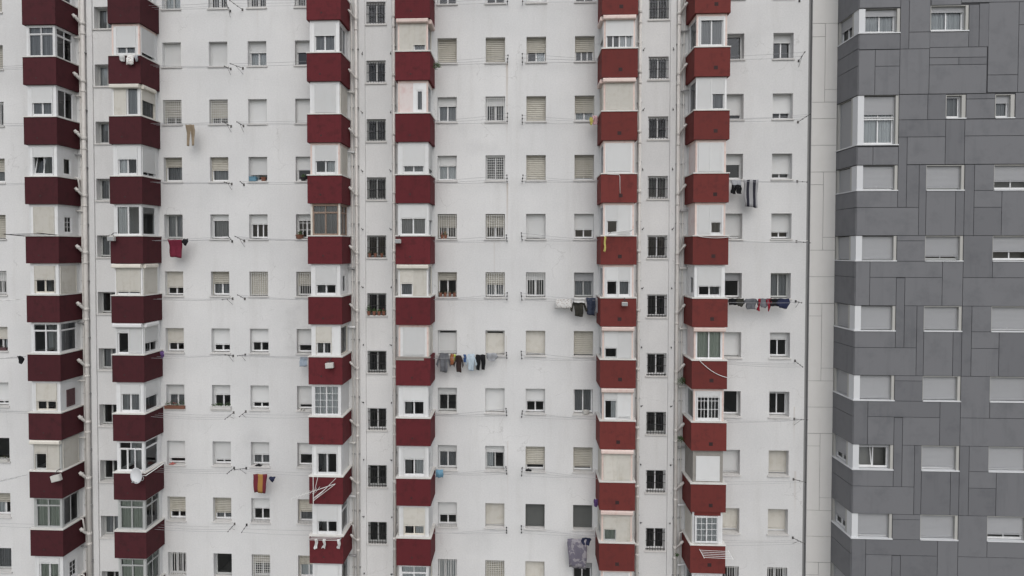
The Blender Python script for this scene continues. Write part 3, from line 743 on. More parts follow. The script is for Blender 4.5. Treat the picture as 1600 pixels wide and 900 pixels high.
def strip():
    mb = MB(); g = .009; X0, XM, X1 = 13.21, 13.79, 14.345
    P_ = []
    def block(zt, zb, zl, zr): P_.extend([(X0, XM, zl, zt), (X0, XM, zb, zl), (XM, X1, zr, zt), (XM, X1, zb, zr)])
    block(.39, -3.18, -.21, -2.60); P_.append((X0, X1, .39, 2.6)); P_.append((X0, X1, -3.93, -3.18)); P_.append((X0, X1, -5.14, -3.93)); P_.append((X0, X1, -6.36, -5.14))
    for k in range(5):
        o = -6.03*k
        block(-6.36+o, -9.94+o, -6.94+o, -9.35+o); P_.append((X0, X1, -11.16+o, -9.94+o)); P_.append((X0, X1, -12.38+o, -11.16+o))
    P_.append((X0, X1, 2.6, 5.5))
    for (a, b, z0, z1) in P_: mb.box((a+g, -.03, z0+g), (b-g, -.006, z1-g))
    o = mb.build('pale_cladding', 'pale_panel'); o.parent = grey; o.matrix_parent_inverse = Matrix.Translation(-LG)
    jb = MB(); jb.quad((13.205, -.004, WB), (14.37, -.004, WB), (14.37, -.004, WT-1), (13.205, -.004, WT-1)); jb.quad((13.205, -.004, WB), (13.205, .3, WB), (13.205, .3, WT-1), (13.205, -.004, WT-1))
    j = jb.build('joint', 'grey_joint'); j.parent = grey; j.matrix_parent_inverse = Matrix.Translation(-LG)
    sm = MB(); sm.quad((13.06, .12, WB), (13.205, .12, WB), (13.205, .12, WT-1), (13.06, .12, WT-1))
    s = sm.build('expansion_joint', 'grey_joint'); s.parent = grey; s.matrix_parent_inverse = Matrix.Translation(-LG)
strip()

# ------------------------------------------------------------------ things fixed to, hung on or standing on the facade
ORD = ['first', 'second', 'third', 'fourth', 'fifth', 'sixth', 'seventh', 'eighth', 'ninth', 'tenth', 'eleventh']
LINES = {}
def clothesline(sec, r, xa, xb, typ, end, where):
    """wires from a balcony's side (xa) to a rod or a stacked bracket on the wall (xb)"""
    z = ZT(r)-HW-.10+R.uniform(-.04, .03)
    t = thing('clothesline', (xb, 0, z), 'clothesline just %s, under the %s window row from top' % (where, ORD[r]), 'clothesline', 'clotheslines strung along the white facade')
    L = Vector(t.location); pts = []
    if typ == 'rod':
        lean, rise, ln = R.uniform(-.22, .22), R.uniform(-.12, .28), R.uniform(.75, 1.05)
        b = MB(); A = Vector((xb, -.002, z)); B = Vector((xb+lean, -ln, z+rise)); b.tube([A, B], .012, 6)
        if R.random() < .6: b.tube([A+Vector((0, 0, -.28)), A.lerp(B, .55)], .008, 5)
        b.box((xb-.04, -.015, z-.06), (xb+.04, -.002, z+.06)); put(b, 'bracket', R.choice(['iron', 'dark_steel', 'dark_steel']), t)
        k = MB(); fr = [.38, .66, .94] if R.random() < .6 else [.5, .92]
        for f in fr: p = A.lerp(B, f); k.lathe(p-Vector((0, 0, .03)), [(.012, 0), (.032, .01), (.032, .05), (.012, .06)], 7); pts.append((p, Vector((xa, p.y, z+.02))))
        for i, f in enumerate(fr):
            q = MB(); p = A.lerp(B, f); q.lathe(p-Vector((0, 0, .03)), [(.010, 0), (.026, .01), (.026, .04), (.010, .05)], 7); put(q, 'pulley', 'rubber', t)
    else:
        tilt = R.uniform(-.06, .06); hh = R.uniform(.3, .45); so = R.uniform(.22, .34)
        b = MB(); b.tube([(xb, -.002, z), (xb, -so, z+.02), (xb+tilt, -so, z+.03+hh)], .012, 6); b.tube([(xb, -.002, z+hh*.6), (xb+tilt*.6, -so, z+hh*.75)], .012, 5)
        put(b, 'bracket', 'iron', t)
        for i in range(3):
            q = MB(); p = Vector((xb+tilt*i/3, -so-.02, z+.05+hh*.85*i/2)); q.lathe(p-Vector((0, .02, 0)), [(.012, 0), (.034, .01), (.034, .04), (.012, .05)], 7, Vector((0, 1, 0))); put(q, 'pulley', 'rubber', t)
            pts.append((p, Vector((xa, -so-.02-.12*i, z+.03*i))))
    for p, e in pts:
        w = MB(); sag = R.uniform(.01, .07)
        w.tube([p.lerp(e, i/8)-Vector((0, 0, sag*4*(i/8)*(1-i/8))) for i in range(9)], .0065, 4); put(w, 'wire', 'wire', t)
    LINES[sec, r] = (z, [p[0].y for p in pts])
    return t
for r in range(0, 10):
    clothesline('A', r, -17.43, -13.93, 'rod', 1, 'right of the second red column')
    clothesline('B', r, -9.72, -13.33, 'rod', -1, 'left of the third red column')
    clothesline('C', r, -4.12, -.70, 'post', 1, 'right of the fourth red column')
    clothesline('D', r, 3.49, .0, 'post', -1, 'left of the fifth red column')
    clothesline('E', r, 9.06, 12.62, 'rod', 1, 'right of the sixth red column')
for r in (1, 2, 3, 7, 9): clothesline('F', r, -23.03, -26.9, 'rod', -1, 'left of the first red column')

# ---- poles and drying racks that stick out
def rack(p0, n, length, dirn, width, lab, mat='steel', mat2='white_wire', group='drying racks on the balconies'):
    """an arm frame that folds out from a balcony with rods along it"""
    t = thing('drying_rack', p0, lab, 'drying rack', group); P0 = Vector(p0); D = Vector(dirn).normalized(); W_ = Vector(width)
    f = MB(); fr_ = .020 if mat == 'iron' else .014; f.tube([P0, P0+D*length], fr_, 6); f.tube([P0+W_, P0+W_+D*length], fr_, 6); put(f, 'frame', mat, t)
    for i in range(n):
        w = MB(); a = P0+D*(length*(i+.6)/n); w.tube([a, a+W_], .009, 5); put(w, 'rod', mat2, t)
    return t
p = at(1093, 858, -BD-.02); rack((p.x, p.y, p.z), 5, .55, (.1, -1, -.25), (1.25, 0, -.03), 'white fold-out drying rack in front of the lowest complete balcony of the sixth red column', 'white_wire')
p = at(950, 366, -BD-.02); rack((p.x, p.y, p.z), 6, .7, (.05, -1, .1), (.95, 0, .12), 'thin crooked drying rack in front of the fifth red column, a yellow cloth beneath it')
p = at(40, 369, -BD+.05); rack((p.x, p.y, p.z), 3, .85, (-.5, -1, .1), (1.55, 0, .05), 'pair of dark poles with wires jutting from the fifth balcony of the first red column', 'iron', 'iron')
p = at(41, 468, -1.2); rack((p.x-.02, p.y, p.z), 4, 1.5, (-1, -.25, -.03), (.0, -.5, .05), 'pale drying rack reaching left off the sixth balcony of the first red column', 'white_wire')
p = at(41, 557, -1.2); rack((p.x-.02, p.y, p.z), 3, .75, (-1, -.2, -.03), (.0, -.45, .02), 'short drying rack left of the first red column with a black cloth hanging from it')
p = at(43, 742, -1.1); rack((p.x-.02, p.y, p.z), 5, 1.35, (-1, -.3, -.16), (.0, -.6, .08), 'dark splayed drying rack at lower left beside the lamp on the first red column')
p = at(487, 838, -BD-.02); rack((p.x, p.y, p.z), 3, .35, (0, -1, -.05), (1.4, 0, 0), 'small rod rack with white socks under the ninth balcony of the third red column')

# ---- lamps
def lamp(px, py, lab, s=1.0, rot=0.0):
    p = at(px, py, -BD-.22); t = thing('floodlight', p, lab, 'floodlight', 'floodlights on the red balconies'); t.rotation_euler = (0, 0, 0)
    b = MB(); w, h, d = .19*s, .13*s, .09
    T = lambda x, y, z: p+Vector((x*math.cos(rot)-z*math.sin(rot), y, z*math.cos(rot)+x*math.sin(rot)))
    b.box((-w, -d, -h), (w, d, h), T); b.box((-w*.8, d, -h*.7), (w*.8, d+.05, h*.7), T); put(b, 'housing', 'lamp_white', t, bevel=.02)
    g = MB(); g.box((-w*.85, -d-.012, -h*.8), (w*.85, -d-.001, h*.8), T); put(g, 'lens', 'lamp_white' if s > .8 else 'lamp_glass', t)
    a = MB(); a.tube([T(-w*.7, 0, h), T(-w*.7, 0, h+.06), T(w*.7, 0, h+.06), T(w*.7, 0, h)], .012, 6); a.tube([T(0, 0, h+.06), T(.02, .12, h+.16), T(.05, .30, h+.17)], .016, 6); put(a, 'bracket', 'iron', t)
    return t
lamp(88, 747, 'large white floodlight tilted on the front of the first red column, low at left', 1.15, -.25 if False else .25)
lamp(174, 373, 'small white floodlight on a dark arm at the left corner of the second red column', .8)
lamp(515, 571, 'white square floodlight hanging on the front of the third red column', .95, .08)
lamp(622, 377, 'white floodlight at the upper left of a parapet in the fourth red column', .7)
lamp(976, 475, 'small white floodlight centred on a parapet of the fifth red column', .65)

# ---- satellite dish and aerial
def dish():
    p = at(215.5, 742.5, -BD-.30); t = thing('satellite_dish', p, 'round pale grey satellite dish on a white arm before the second red column', 'satellite dish')
    ax = Vector((-.28, -.95, .12)).normalized(); a = ax.orthogonal().normalized(); b = ax.cross(a); mb = MB(); rings = 8; seg = 28; rad = .345
    for side in (0, 1):
        for i in range(rings+1):
            r = rad*i/rings
            for k in range(seg):
                q = 6.2832*k/seg; v = ax*(.10*(r/rad)**2-.012*side)+a*(r*math.cos(q))+b*(r*math.sin(q)*1.05); mb.v.append(tuple(p+v))
    N = (rings+1)*seg
    for side in (0, 1):
        for i in range(rings):
            for k in range(seg):
                k2 = (k+1) % seg; f = [side*N+i*seg+k, side*N+i*seg+k2, side*N+(i+1)*seg+k2, side*N+(i+1)*seg+k]; mb.f.append(tuple(f if not side else f[::-1]))
    for k in range(seg): k2 = (k+1) % seg; mb.f.append((rings*seg+k, rings*seg+k2, N+rings*seg+k2, N+rings*seg+k))
    put(mb, 'reflector', 'dish', t, smooth=True)
    m = MB(); q0 = at(256, 724, -.95); m.tube([p+Vector((.03, .05, -.02)), p+Vector((.36, .02, -.02)), q0], .020, 8); put(m, 'mount_arm', 'white_wire', t)
    f = MB(); e = p+ax*.45+Vector((.12, 0, -.22)); f.tube([p+Vector((.05, -.02, -.33)), e], .012, 6); put(f, 'feed_arm', 'steel', t)
    l = MB(); l.lathe(e, [(.03, 0), (.04, .03), (.035, .11), (.02, .12)], 10, -ax); put(l, 'receiver', 'steel', t)
    c = MB(); o = p+Vector((.22, -.02, -.14)); c.tube([o+Vector((.07*math.cos(i*.55), -.01*i/4, .09*math.sin(i*.55))) for i in range(13)], .010, 5); put(c, 'cable_loop', 'white_wire', t)
dish()
def aerial():
    p = at(489.5, 778, -BD-.28); t = thing('television_aerial', p, 'white spiky television aerial on a mast before the third red column', 'television aerial')
    m = MB(); m.tube([at(489.5, 790, -BD-.28), at(489.3, 745, -BD-.28)], .016, 6); m.tube([at(489.5, 785, -BD-.28), at(489.5, 785, -BD)], .014, 6); put(m, 'mast', 'white_wire', t)
    A, B = at(455, 779, -BD-.75), at(524, 756, -BD-.05); b = MB(); b.tube([A, B], .014, 6); put(b, 'boom', 'white_wire', t)
    for i in range(9):
        e = MB(); c = A.lerp(B, (i+.3)/14); dl = Vector((.12, -.05, .16)); e.tube([c-dl*(.6+.05*i), c+dl*(.6+.05*i)], .008, 5); put(e, 'element', 'white_wire', t)
    c = at(490, 766, -BD-.35)
    for (x, y) in ((525, 747), (523, 757), (516, 757), (511, 762), (497, 744)):
        e = MB(); q = at(x, y, -BD-.15); e.tube([at(490, 766+(x-500)*.35+8, -BD-.35), q], .010, 5); put(e, 'reflector_rod', 'white_wire', t)
aerial()

# ---- cables
def cable(pts, lab, r=.012, mat='white_wire'):
    mb = MB(); mb.tube(pts, r, 6); o = mb.build('cable', mat, None, smooth=True); tag(o, lab, 'cable'); return o
def arc(a, b, Y, sag, n=12):
    A, B = at(*a, Y), at(*b, Y); return [A.lerp(B, i/n)-Vector((0, 0, sag*4*(i/n)*(1-i/n))) for i in range(n+1)]
cable(arc((1089, 559), (1137, 590), -BD-.03, .16), 'white cable drooping across a parapet of the sixth red column, above the gridded window', .014)
cable(arc((1091, 369), (1140, 370), -BD-.05, .06), 'thin pale cable sagging along the top of a parapet in the sixth red column', .012)
cable([at(949, 272, -BD-.02), at(967.5, 273, -BD-.02), at(968.5, 276, -BD-.02), at(968.8, 302, -BD-.02)], 'thin pale conduit turning down to a vent on the fifth red column', .012)
cable(arc((1140, 372), (1262, 376), -.35, .1), 'loose white cable running right from the sixth red column to the wall edge', .010)

# ---- plants
def leaves(mb, c, r, n, s, up=.5):
    for _ in range(n):
        d = Vector((R.gauss(0, 1), R.gauss(0, .8), R.gauss(up, .8))); d.normalize(); q = Vector(c)+Vector((d.x*r[0], d.y*r[1], d.z*r[2]))*R.uniform(.3, 1)
        a = Vector((R.gauss(0, 1), R.gauss(0, 1), R.gauss(0, 1))).normalized()*s*R.uniform(.6, 1.3); b = a.orthogonal().normalized()*s*.5
        mb.quad(q-a, q+b, q+a, q-b)
def planter(x, y, z, w, lab, flower=None, hgt=.18, pot='terracotta', n=70, leaf='leaf', round_=False, cat='planter'):
    t = thing('planter' if not round_ else 'plant_pot', (x, y, z), lab, cat, None); b = MB()
    if round_: b.lathe((x, y, z+.001), [(w*.35, 0), (w*.5, .16), (w*.55, .16), (w*.55, .19), (w*.45, .19)], 12)
    else:
        b.box((x-w/2, y-.075, z+.001), (x+w/2, y+.075, z+.12)); b.box((x-w/2-.012, y-.087, z+.12), (x+w/2+.012, y+.087, z+.145))
    put(b, 'pot', pot, t)
    l = MB(); k = max(1, int(w/.16)) if not round_ else 1
    for i in range(k): leaves(l, (x-w/2+w*(i+.5)/k if k > 1 else x, y, z+.2), (.11, .08, hgt*R.uniform(.5, 1.2)), n//k, .038)
    put(l, 'foliage', leaf, t)
    if flower:
        f = MB(); leaves(f, (x-w*.05, y-.03, z+.24), (w*.4, .06, .10), 16, .022); put(f, 'flowers', flower, t)
    return t
zs = lambda r: ZT(r)-HW+.022
planter(-16.83, -.02, zs(7), 1.0, 'long window planter with pink flowers, the one nearest the second red column', 'flower')
planter(-14.54, -.02, zs(7), 1.0, 'long window planter of dark leaves with no flowers, beside the pink flowered one', None, .15, 'sill', 80)
planter(-10.62, -.0, zs(4), .38, 'potted plant on the window sill left of the old brown glazed balcony', None, .2, round_=True, cat='potted plant')
planter(-10.45, .05, zs(3), .26, 'small dark potted plant on a sill beside the third red column', None, .22, 'rubber', 60, round_=True, cat='potted plant')
zst = lambda i: -2.07-i*2.753+.022
for k, (dx, lab) in enumerate(((-.33, 'leftmost small pot'), (-.06, 'middle small pot'), (.25, 'rightmost small pot'))):
    planter(-6.91+dx, -.03+.02, zst(3), .15, lab+' on the barred sill with three terracotta pots', None, .10, n=26, leaf='dry_leaf', round_=True, cat='plant pot')
for k, (dx, lab, fl) in enumerate(((-.38, 'bushy green potted plant spilling left', None), (-.12, 'short pot with a little green', None), (.12, 'thin leaved pot second from right', None), (.34, 'pot of reddish flowers at the right end', 'flower'))):
    planter(-6.91+dx, -.04, zst(4), .17, lab+' of the barred sill full of plants', fl, .30 if k == 0 else .18, n=60 if k == 0 else 36, round_=True, cat='potted plant')
for k in range(4):
    planter(-3.86+.22*k, .04, zs(5), .15, ['leftmost', 'second from left', 'third from left', 'rightmost'][k]+' of four terracotta pots on the sill right of the fourth red column', None, .07, n=20, leaf='dry_leaf', round_=True, cat='plant pot')
planter(-3.78, .03, zs(4), .16, 'pink flower pot behind a barred window right of the fourth red column', 'flower', .08, n=14, round_=True, cat='plant pot')
planter(-3.62, .03, zs(4), .14, 'orange flower pot behind a barred window right of the fourth red column', 'orange_flower', .08, n=14, round_=True, cat='plant pot')
planter(-25.72, -.02, zs(8), .86, 'pale trough of small plants on a sill at the left edge of the photo', None, .09, 'lamp_white', 50, 'dry_leaf')
planter(-25.72, .02, zs(6), .8, 'low red window trough at the left edge of the photo', None, .05, 'maroon_blind', 24, 'dry_leaf')
planter(-12.40, .06, zs(3), .25, 'brown pot beside a blue crate on a window sill', None, .1, 'terracotta', 20, 'dry_leaf', True, 'plant pot')
def weed(px, py, Y, r, n, lab):
    p = at(px, py, Y); mb = MB()
    for i in range(n//8):
        a = R.uniform(-1, 1); c = [p+Vector((a*r*t_, -.1*t_, r*(.3*t_-1.3*t_*t_))) for t_ in (0, .3, .6, 1)]
        mb.tube(c, [.006, .005, .004, .003], 4)
    leaves(mb, p-Vector((0, 0, r*.45)), (r*.7, r*.4, r*.8), n, .04, 0)
    o = mb.build('weed', 'leaf'); tag(o, lab, 'weed', None)
weed(1066, 590, -.35, .32, 120, 'green weed drooping from a drainpipe branch left of the sixth red column')
weed(1063, 682, -.3, .22, 80, 'smaller dark weed on the drainpipe, lower left of the sixth red column')
weed(682, 98, -.9, .26, 110, 'green trailing plant at the right edge of the fourth red column near the top')
weed(1058, 865, -.35, .13, 40, 'tiny weed on the drainpipe at the bottom of the sixth red column')
# crate, shoes, bowl and dark things left on sills
def crate():
    t = MB(); x, z, y = -12.88, zs(3)+.001, .02
    t.box((x-.17, y-.1, z), (x+.17, y+.1, z+.03)); 
    for (a, b) in (((x-.17, y-.1, z+.03), (x-.15, y+.1, z+.2)), ((x+.15, y-.1, z+.03), (x+.17, y+.1, z+.2)), ((x-.15, y-.1, z+.03), (x+.15, y-.08, z+.2)), ((x-.15, y+.08, z+.03), (x+.15, y+.1, z+.2)), ((x-.185, y-.115, z+.2), (x+.185, y-.08, z+.225))): t.box(a, b)
    o = t.build('crate', 'blue_plastic', None, bevel=.006); tag(o, 'small blue plastic crate on a window sill beside a brown pot', 'crate')
crate()
def shoe(x, y, z, lab):
    mb = MB(); n0 = 0; prof = [(-.13, .035, .05), (-.1, .042, .085), (-.03, .040, .09), (.04, .045, .06), (.1, .045, .045), (.14, .025, .03)]
    for (u, w, h) in prof: mb.v += [(x-w, y+u, z+.001), (x+w, y+u, z+.001), (x+w*.7, y+u, z+h), (x-w*.7, y+u, z+h)]
    for i in range(len(prof)-1):
        for k in range(4): mb.f.append((i*4+k, i*4+(k+1) % 4, i*4+4+(k+1) % 4, i*4+4+k))
    mb.f.append((3, 2, 1, 0)); e = 4*(len(prof)-1); mb.f.append((e, e+1, e+2, e+3))
    o = mb.build('shoe', 'lamp_white', None, bevel=.008); tag(o, lab, 'shoe', 'white shoes on a sill')
shoe(-10.62, .02, zs(7), 'left one of two white shoes drying on the sill beside the third red column')
shoe(-10.48, -.0, zs(7), 'right one of two white shoes drying on the sill beside the third red column')
mb = MB(); p = Vector((3.02, .0, zs(7)+.001)); mb.lathe(p, [(.10, 0), (.15, .05), (.165, .17), (.15, .17), (.135, .05)], 16); o = mb.build('bucket', 'lamp_white', None, smooth=False); tag(o, 'white round bucket on the sill just left of the fifth red column', 'bucket')
# low hooked rails at the front of some sills
def sill_rail(c, r, lab, k=7):
    x0, x1 = WIN[c]; z = zs(r); t = thing('sill_rail', ((x0+x1)/2, -.05, z), lab, 'sill rail', 'low iron rails on window sills'); m = MB()
    m.tube([(x0-.03, -.045, z+.11), (x1+.03, -.045, z+.11)], .008, 5); put(m, 'rail', 'steel', t)
    for i in range(k):
        u = MB(); x = x0+.02+(x1-x0-.04)*i/(k-1); u.tube([(x, -.045, z+.001), (x, -.045, z+.14), (x, -.075, z+.16)], .007, 5); put(u, 'upright', 'steel', t)
sill_rail(4, 9, 'low iron rail on a window sill, two windows left of the aerial balcony column'); sill_rail(5, 9, 'low iron rail on the sill right beside the third red column, below the aerial')
sill_rail(7, 9, 'low iron rail on the sill right of the fourth red column', 9)

# ---- laundry
M['c_trousers'] = cloth_mat('khaki_cloth', (.30, .24, .17)); M['c_maroon'] = cloth_mat('maroon_cloth', (.16, .025, .045)); M['c_black'] = cloth_mat('black_cloth', (.018, .018, .02))
M['c_lblue'] = cloth_mat('pale_blue_cloth', (.34, .40, .47)); M['c_navy'] = cloth_mat('navy_cloth', (.03, .035, .07)); M['c_denim'] = cloth_mat('denim_cloth', (.028, .036, .06), (.06, .07, .10))
M['c_grey'] = cloth_mat('grey_cloth', (.16, .165, .18), (.11, .115, .125)); M['c_orange'] = cloth_mat('orange_cloth', (.34, .15, .07), (.2, .07, .04), 'blot', 14); M['c_brown'] = cloth_mat('brown_cloth', (.045, .03, .028))
M['c_lime'] = cloth_mat('lime_cloth', (.42, .48, .06)); M['c_blue'] = cloth_mat('blue_cloth', (.06, .12, .28)); M['c_palew'] = cloth_mat('bluish_white_cloth', (.52, .60, .66), (.40, .48, .55)); M['c_white'] = cloth_mat('white_cloth', (.68, .68, .67))
M['c_dots'] = cloth_mat('spotted_cloth', (.70, .69, .67), (.40, .33, .30), 'dots', 14); M['c_dots2'] = cloth_mat('spotted_grey_cloth', (.58, .575, .56), (.33, .28, .25), 'dots', 14); M['c_lilac'] = cloth_mat('lilac_sheet', (.15, .14, .175), (.28, .265, .285), 'blot', 3.2); M['c_purple'] = cloth_mat('purple_cloth', (.12, .07, .19))
M['c_stripe'] = cloth_mat('striped_towel', (.33, .33, .34), (.03, .03, .04), 'stripe', 3.6); M['c_flag'] = cloth_mat('striped_beach_towel', (.15, .03, .04), (.34, .19, .06), 'stripe', 2.2); M['c_red'] = cloth_mat('red_cloth', (.26, .02, .035)); M['c_sky'] = cloth_mat('blue_towel', (.17, .33, .45))
M['c_pink'] = cloth_mat('pink_check_cloth', (.55, .25, .28), (.68, .55, .55), 'stripe', 20); M['c_yellow'] = cloth_mat('yellow_cloth', (.55, .50, .16)); M['c_olive'] = cloth_mat('olive_cloth', (.05, .048, .04), (.03, .03, .026)); M['c_gstripe'] = cloth_mat('grey_stripe_cloth', (.42, .43, .45), (.25, .26, .28), 'stripe', 22); M['c_coral'] = cloth_mat('coral_cloth', (.5, .16, .14))
SHAPES = {
 'towel': [((0, 0), (1, 0), (1, 1), (0, 1))],
 'slant': [((0, 0), (1, 0), (.92, 1), (.12, .94))],
 'trousers': [((0, 0), (.5, 0), (.5, .28), (-.02, .28)), ((.5, 0), (1, 0), (1.02, .28), (.5, .28)), ((-.02, .28), (.5, .28), (.40, 1), (.06, 1)), ((.5, .28), (1.02, .28), (.94, .97), (.62, .99))],
 'shorts': [((.08, 0), (.5, 0), (.5, .45), (.03, .45)), ((.5, 0), (.92, 0), (.97, .45), (.5, .45)), ((.03, .45), (.5, .45), (.44, 1), (0, .95)), ((.5, .45), (.97, .45), (1, .95), (.56, 1))],
 'shirt': [((.2, 0), (.8, 0), (.8, .3), (.2, .3)), ((.2, .3), (.8, .3), (.76, 1), (.24, .96)), ((.2, 0), (.2, .3), (.04, .72), (-.08, .58)), ((.8, 0), (1.06, .6), (.93, .74), (.8, .3))],
 'sock': [((.2, 0), (.75, 0), (.7, .6), (.25, .6)), ((.25, .6), (.7, .6), (.55, 1), (-.05, .92))],
 'briefs': [((0, 0), (1, 0), (.95, .3), (.05, .3)), ((.05, .3), (.95, .3), (.62, 1), (.38, 1))],
 'bunch': [((.1, 0), (.9, 0), (1, .4), (0, .45)), ((0, .45), (1, .4), (.7, 1), (.2, .9))]}
def garment(name, x0, y0, x1, y1, Y, shape, mat, lab, cat, group='laundry hanging on the facade'):
    a, b = at(x0, y0, Y), at(x1, y1, Y); w, h = b.x-a.x, a.z-b.z; mb = MB(); key = {}; ph = R.random()*6
    def vert(u, v):
        k = (round(u, 4), round(v, 4))
        if k not in key:
            key[k] = len(mb.v); X = a.x+w*u
            yy = Y+min(1, v*2+.25)*(.030*math.sin(X*24+ph)+.022*math.sin(X*51+ph*2+v*3))+.03*math.sin(v*5+ph)
            mb.v.append((X+.012*math.sin(v*9+ph), yy, a.z-h*v-.012*math.sin(u*11+ph)))
        return key[k]
    for q in SHAPES[shape]:
        n, m = 8, 8
        pt = lambda s, t_: tuple((q[0][i]*(1-s)+q[1][i]*s)*(1-t_)+(q[3][i]*(1-s)+q[2][i]*s)*t_ for i in (0, 1))
        for i in range(n):
            for j in range(m): mb.f.append((vert(*pt(i/n, j/m)), vert(*pt((i+1)/n, j/m)), vert(*pt((i+1)/n, (j+1)/m)), vert(*pt(i/n, (j+1)/m))))
    o = mb.build(name, mat, None, smooth=True, solid=.012); tag(o, lab, cat, group); return o
YB = -BD-.14
garment('cloth', 186, 84, 196, 96, YB, 'bunch', 'c_white', 'crumpled white cloth at the left end of the small items on the second red column', 'cloth')
garment('cloth', 198, 85.5, 209.5, 101, YB, 'towel', 'c_dots', 'white patterned napkin hanging centrally on the front of the second red column', 'cloth')
garment('cloth', 210, 86, 216, 96, YB, 'slant', 'c_gstripe', 'narrow grey cloth right of the patterned napkin on the second red column', 'cloth')
garment('trousers', 290.5, 195, 304.5, 228, -.55, 'trousers', 'c_trousers', 'khaki trousers hanging alone on a line right of the second red column', 'trousers')
garment('towel', 262.5, 374, 285, 403, -.62, 'slant', 'c_maroon', 'folded maroon towel hanging right of the second red column', 'towel')
garment('underwear', 284.5, 373, 294.5, 384, -.62, 'bunch', 'c_black', 'small black garment next to the maroon towel', 'underwear')
garment('cloth', 468, 558, 480, 572.5, -.6, 'towel', 'c_lblue', 'pale blue cloth hanging left of the third red column', 'cloth')
garment('towel', 395, 741, 417, 771, -.6, 'slant', 'c_flag', 'red and yellow striped beach towel on a line in the lower left', 'towel')
garment('underwear', 420.5, 745, 430.5, 754, -.6, 'briefs', 'c_navy', 'small navy garment right of the red and yellow towel', 'underwear')
YC = -.42; g_ = 'laundry on the full line right of the fourth red column'
garment('sweater', 683, 551.5, 704, 582, YC, 'shirt', 'c_grey', 'grey sweater with trailing sleeves at the left end of the full laundry line', 'sweater', g_)
garment('cloth', 703.5, 553, 709, 570, YC-.06, 'towel', 'c_orange', 'narrow orange cloth right of the grey sweater', 'cloth', g_)
garment('cloth', 709.6, 553.5, 712.6, 565, YC-.02, 'towel', 'c_lime', 'sliver of lime green cloth beside the dark brown shirt', 'cloth', g_)
garment('shirt', 709.5, 555, 724, 582, YC-.1, 'shirt', 'c_brown', 'dark brown shirt in the middle of the full laundry line', 'shirt', g_)
garment('cloth', 724.3, 553.5, 728.5, 566, YC, 'towel', 'c_blue', 'small bright blue cloth between the brown and pale shirts', 'cloth', g_)
garment('shirt', 728, 553, 744.5, 580, YC, 'shirt', 'c_palew', 'pale bluish white shirt left of the black trousers', 'shirt', g_)
garment('trousers', 743.5, 554, 758.5, 578.5, YC, 'trousers', 'c_black', 'short black trousers near the right end of the full laundry line', 'trousers', g_)
garment('shirt', 759.5, 551.5, 778, 565, YC, 'bunch', 'c_gstripe', 'grey striped top at the right end of the full laundry line', 'shirt', g_)
YD = -.42; g_ = 'laundry left of the fifth red column'
garment('cloth', 867.5, 467, 893.5, 482, YD, 'towel', 'c_dots2', 'white spotted cloth at the left of three dark garments', 'cloth', g_)
garment('jacket', 892.5, 468, 916.5, 495, YD-.03, 'shirt', 'c_olive', 'dark olive jacket bunched between the spotted cloth and the jeans', 'jacket', g_)
garment('cloth', 897, 465.5, 914, 473, YD-.12, 'towel', 'c_white', 'small white cloth draped over the dark olive jacket', 'cloth', g_)
garment('jeans', 916, 465, 930.5, 493.5, YD-.05, 'slant', 'c_denim', 'dark blue jeans folded over the line at the fifth red column', 'jeans', g_)
garment('cloth', 930.5, 465, 935, 489, YD, 'towel', 'c_gstripe', 'thin pale striped cloth between the jeans and the red parapet', 'cloth', g_)
garment('cloth', 942.5, 369.5, 948.5, 394, YB-.1, 'sock', 'c_yellow', 'yellow twisted cloth hanging in front of the fifth red column', 'cloth')
garment('cloth', 921, 183, 927, 195.5, -.6, 'bunch', 'c_yellow', 'small yellow cloth left of the pink checked one', 'cloth')
garment('cloth', 926, 181, 933.5, 194.5, -.62, 'towel', 'c_pink', 'small pink checked cloth beside the fifth red column', 'cloth')
garment('shirt', 1143, 281, 1158, 294, -.55, 'towel', 'c_gstripe', 'grey garment above black shorts right of the sixth red column', 'shirt')
garment('shorts', 1142, 289, 1159, 303, -.60, 'shorts', 'c_black', 'black shorts left of the striped towel', 'shorts')
garment('towel', 1162, 281, 1184.5, 325, -.55, 'slant', 'c_stripe', 'long grey and black striped towel right of the sixth red column', 'towel')
g_ = 'laundry on the dark line right of the sixth red column'
for (a, b, h, s, m, lab, cat) in ((1139, 1152, 476, 'towel', 'c_black', 'black cloth at the left end of the low dark laundry line', 'cloth'), (1151, 1162, 479, 'bunch', 'c_olive', 'dark olive garment left of the grey one on the low laundry line', 'underwear'),
    (1161, 1186, 483, 'shirt', 'c_grey', 'grey shirt in the middle of the low dark laundry line', 'shirt'), (1184, 1189, 486, 'sock', 'c_red', 'red sock dangling right of the grey shirt', 'sock'),
    (1187, 1200, 481, 'bunch', 'c_grey', 'mid grey garment before the bright red one on the low laundry line', 'underwear'), (1198, 1205, 486, 'briefs', 'c_red', 'bright red garment right of the mid grey one', 'underwear'),
    (1204, 1218, 478, 'towel', 'c_black', 'black garment under the grey curtained window', 'cloth'), (1214, 1234, 482, 'bunch', 'c_navy', 'dark navy garment at the right end of the low laundry line', 'shirt')):
    garment(cat, a-1, 466.5, b+1, h+.5, -.55-.02*(a % 3), s, m, lab, cat, g_)
garment('sheet', 886, 842, 918, 890, -.5, 'slant', 'c_lilac', 'large lilac patterned sheet hanging at the bottom left of the fifth red column', 'sheet')
garment('shirt', 908, 840, 924, 852, -.53, 'bunch', 'c_navy', 'crumpled navy garment over the corner of the lilac sheet', 'shirt')
garment('towel', 681, 734, 692.5, 746.5, -.6, 'towel', 'c_sky', 'small sky blue towel right of the fourth red column', 'towel')
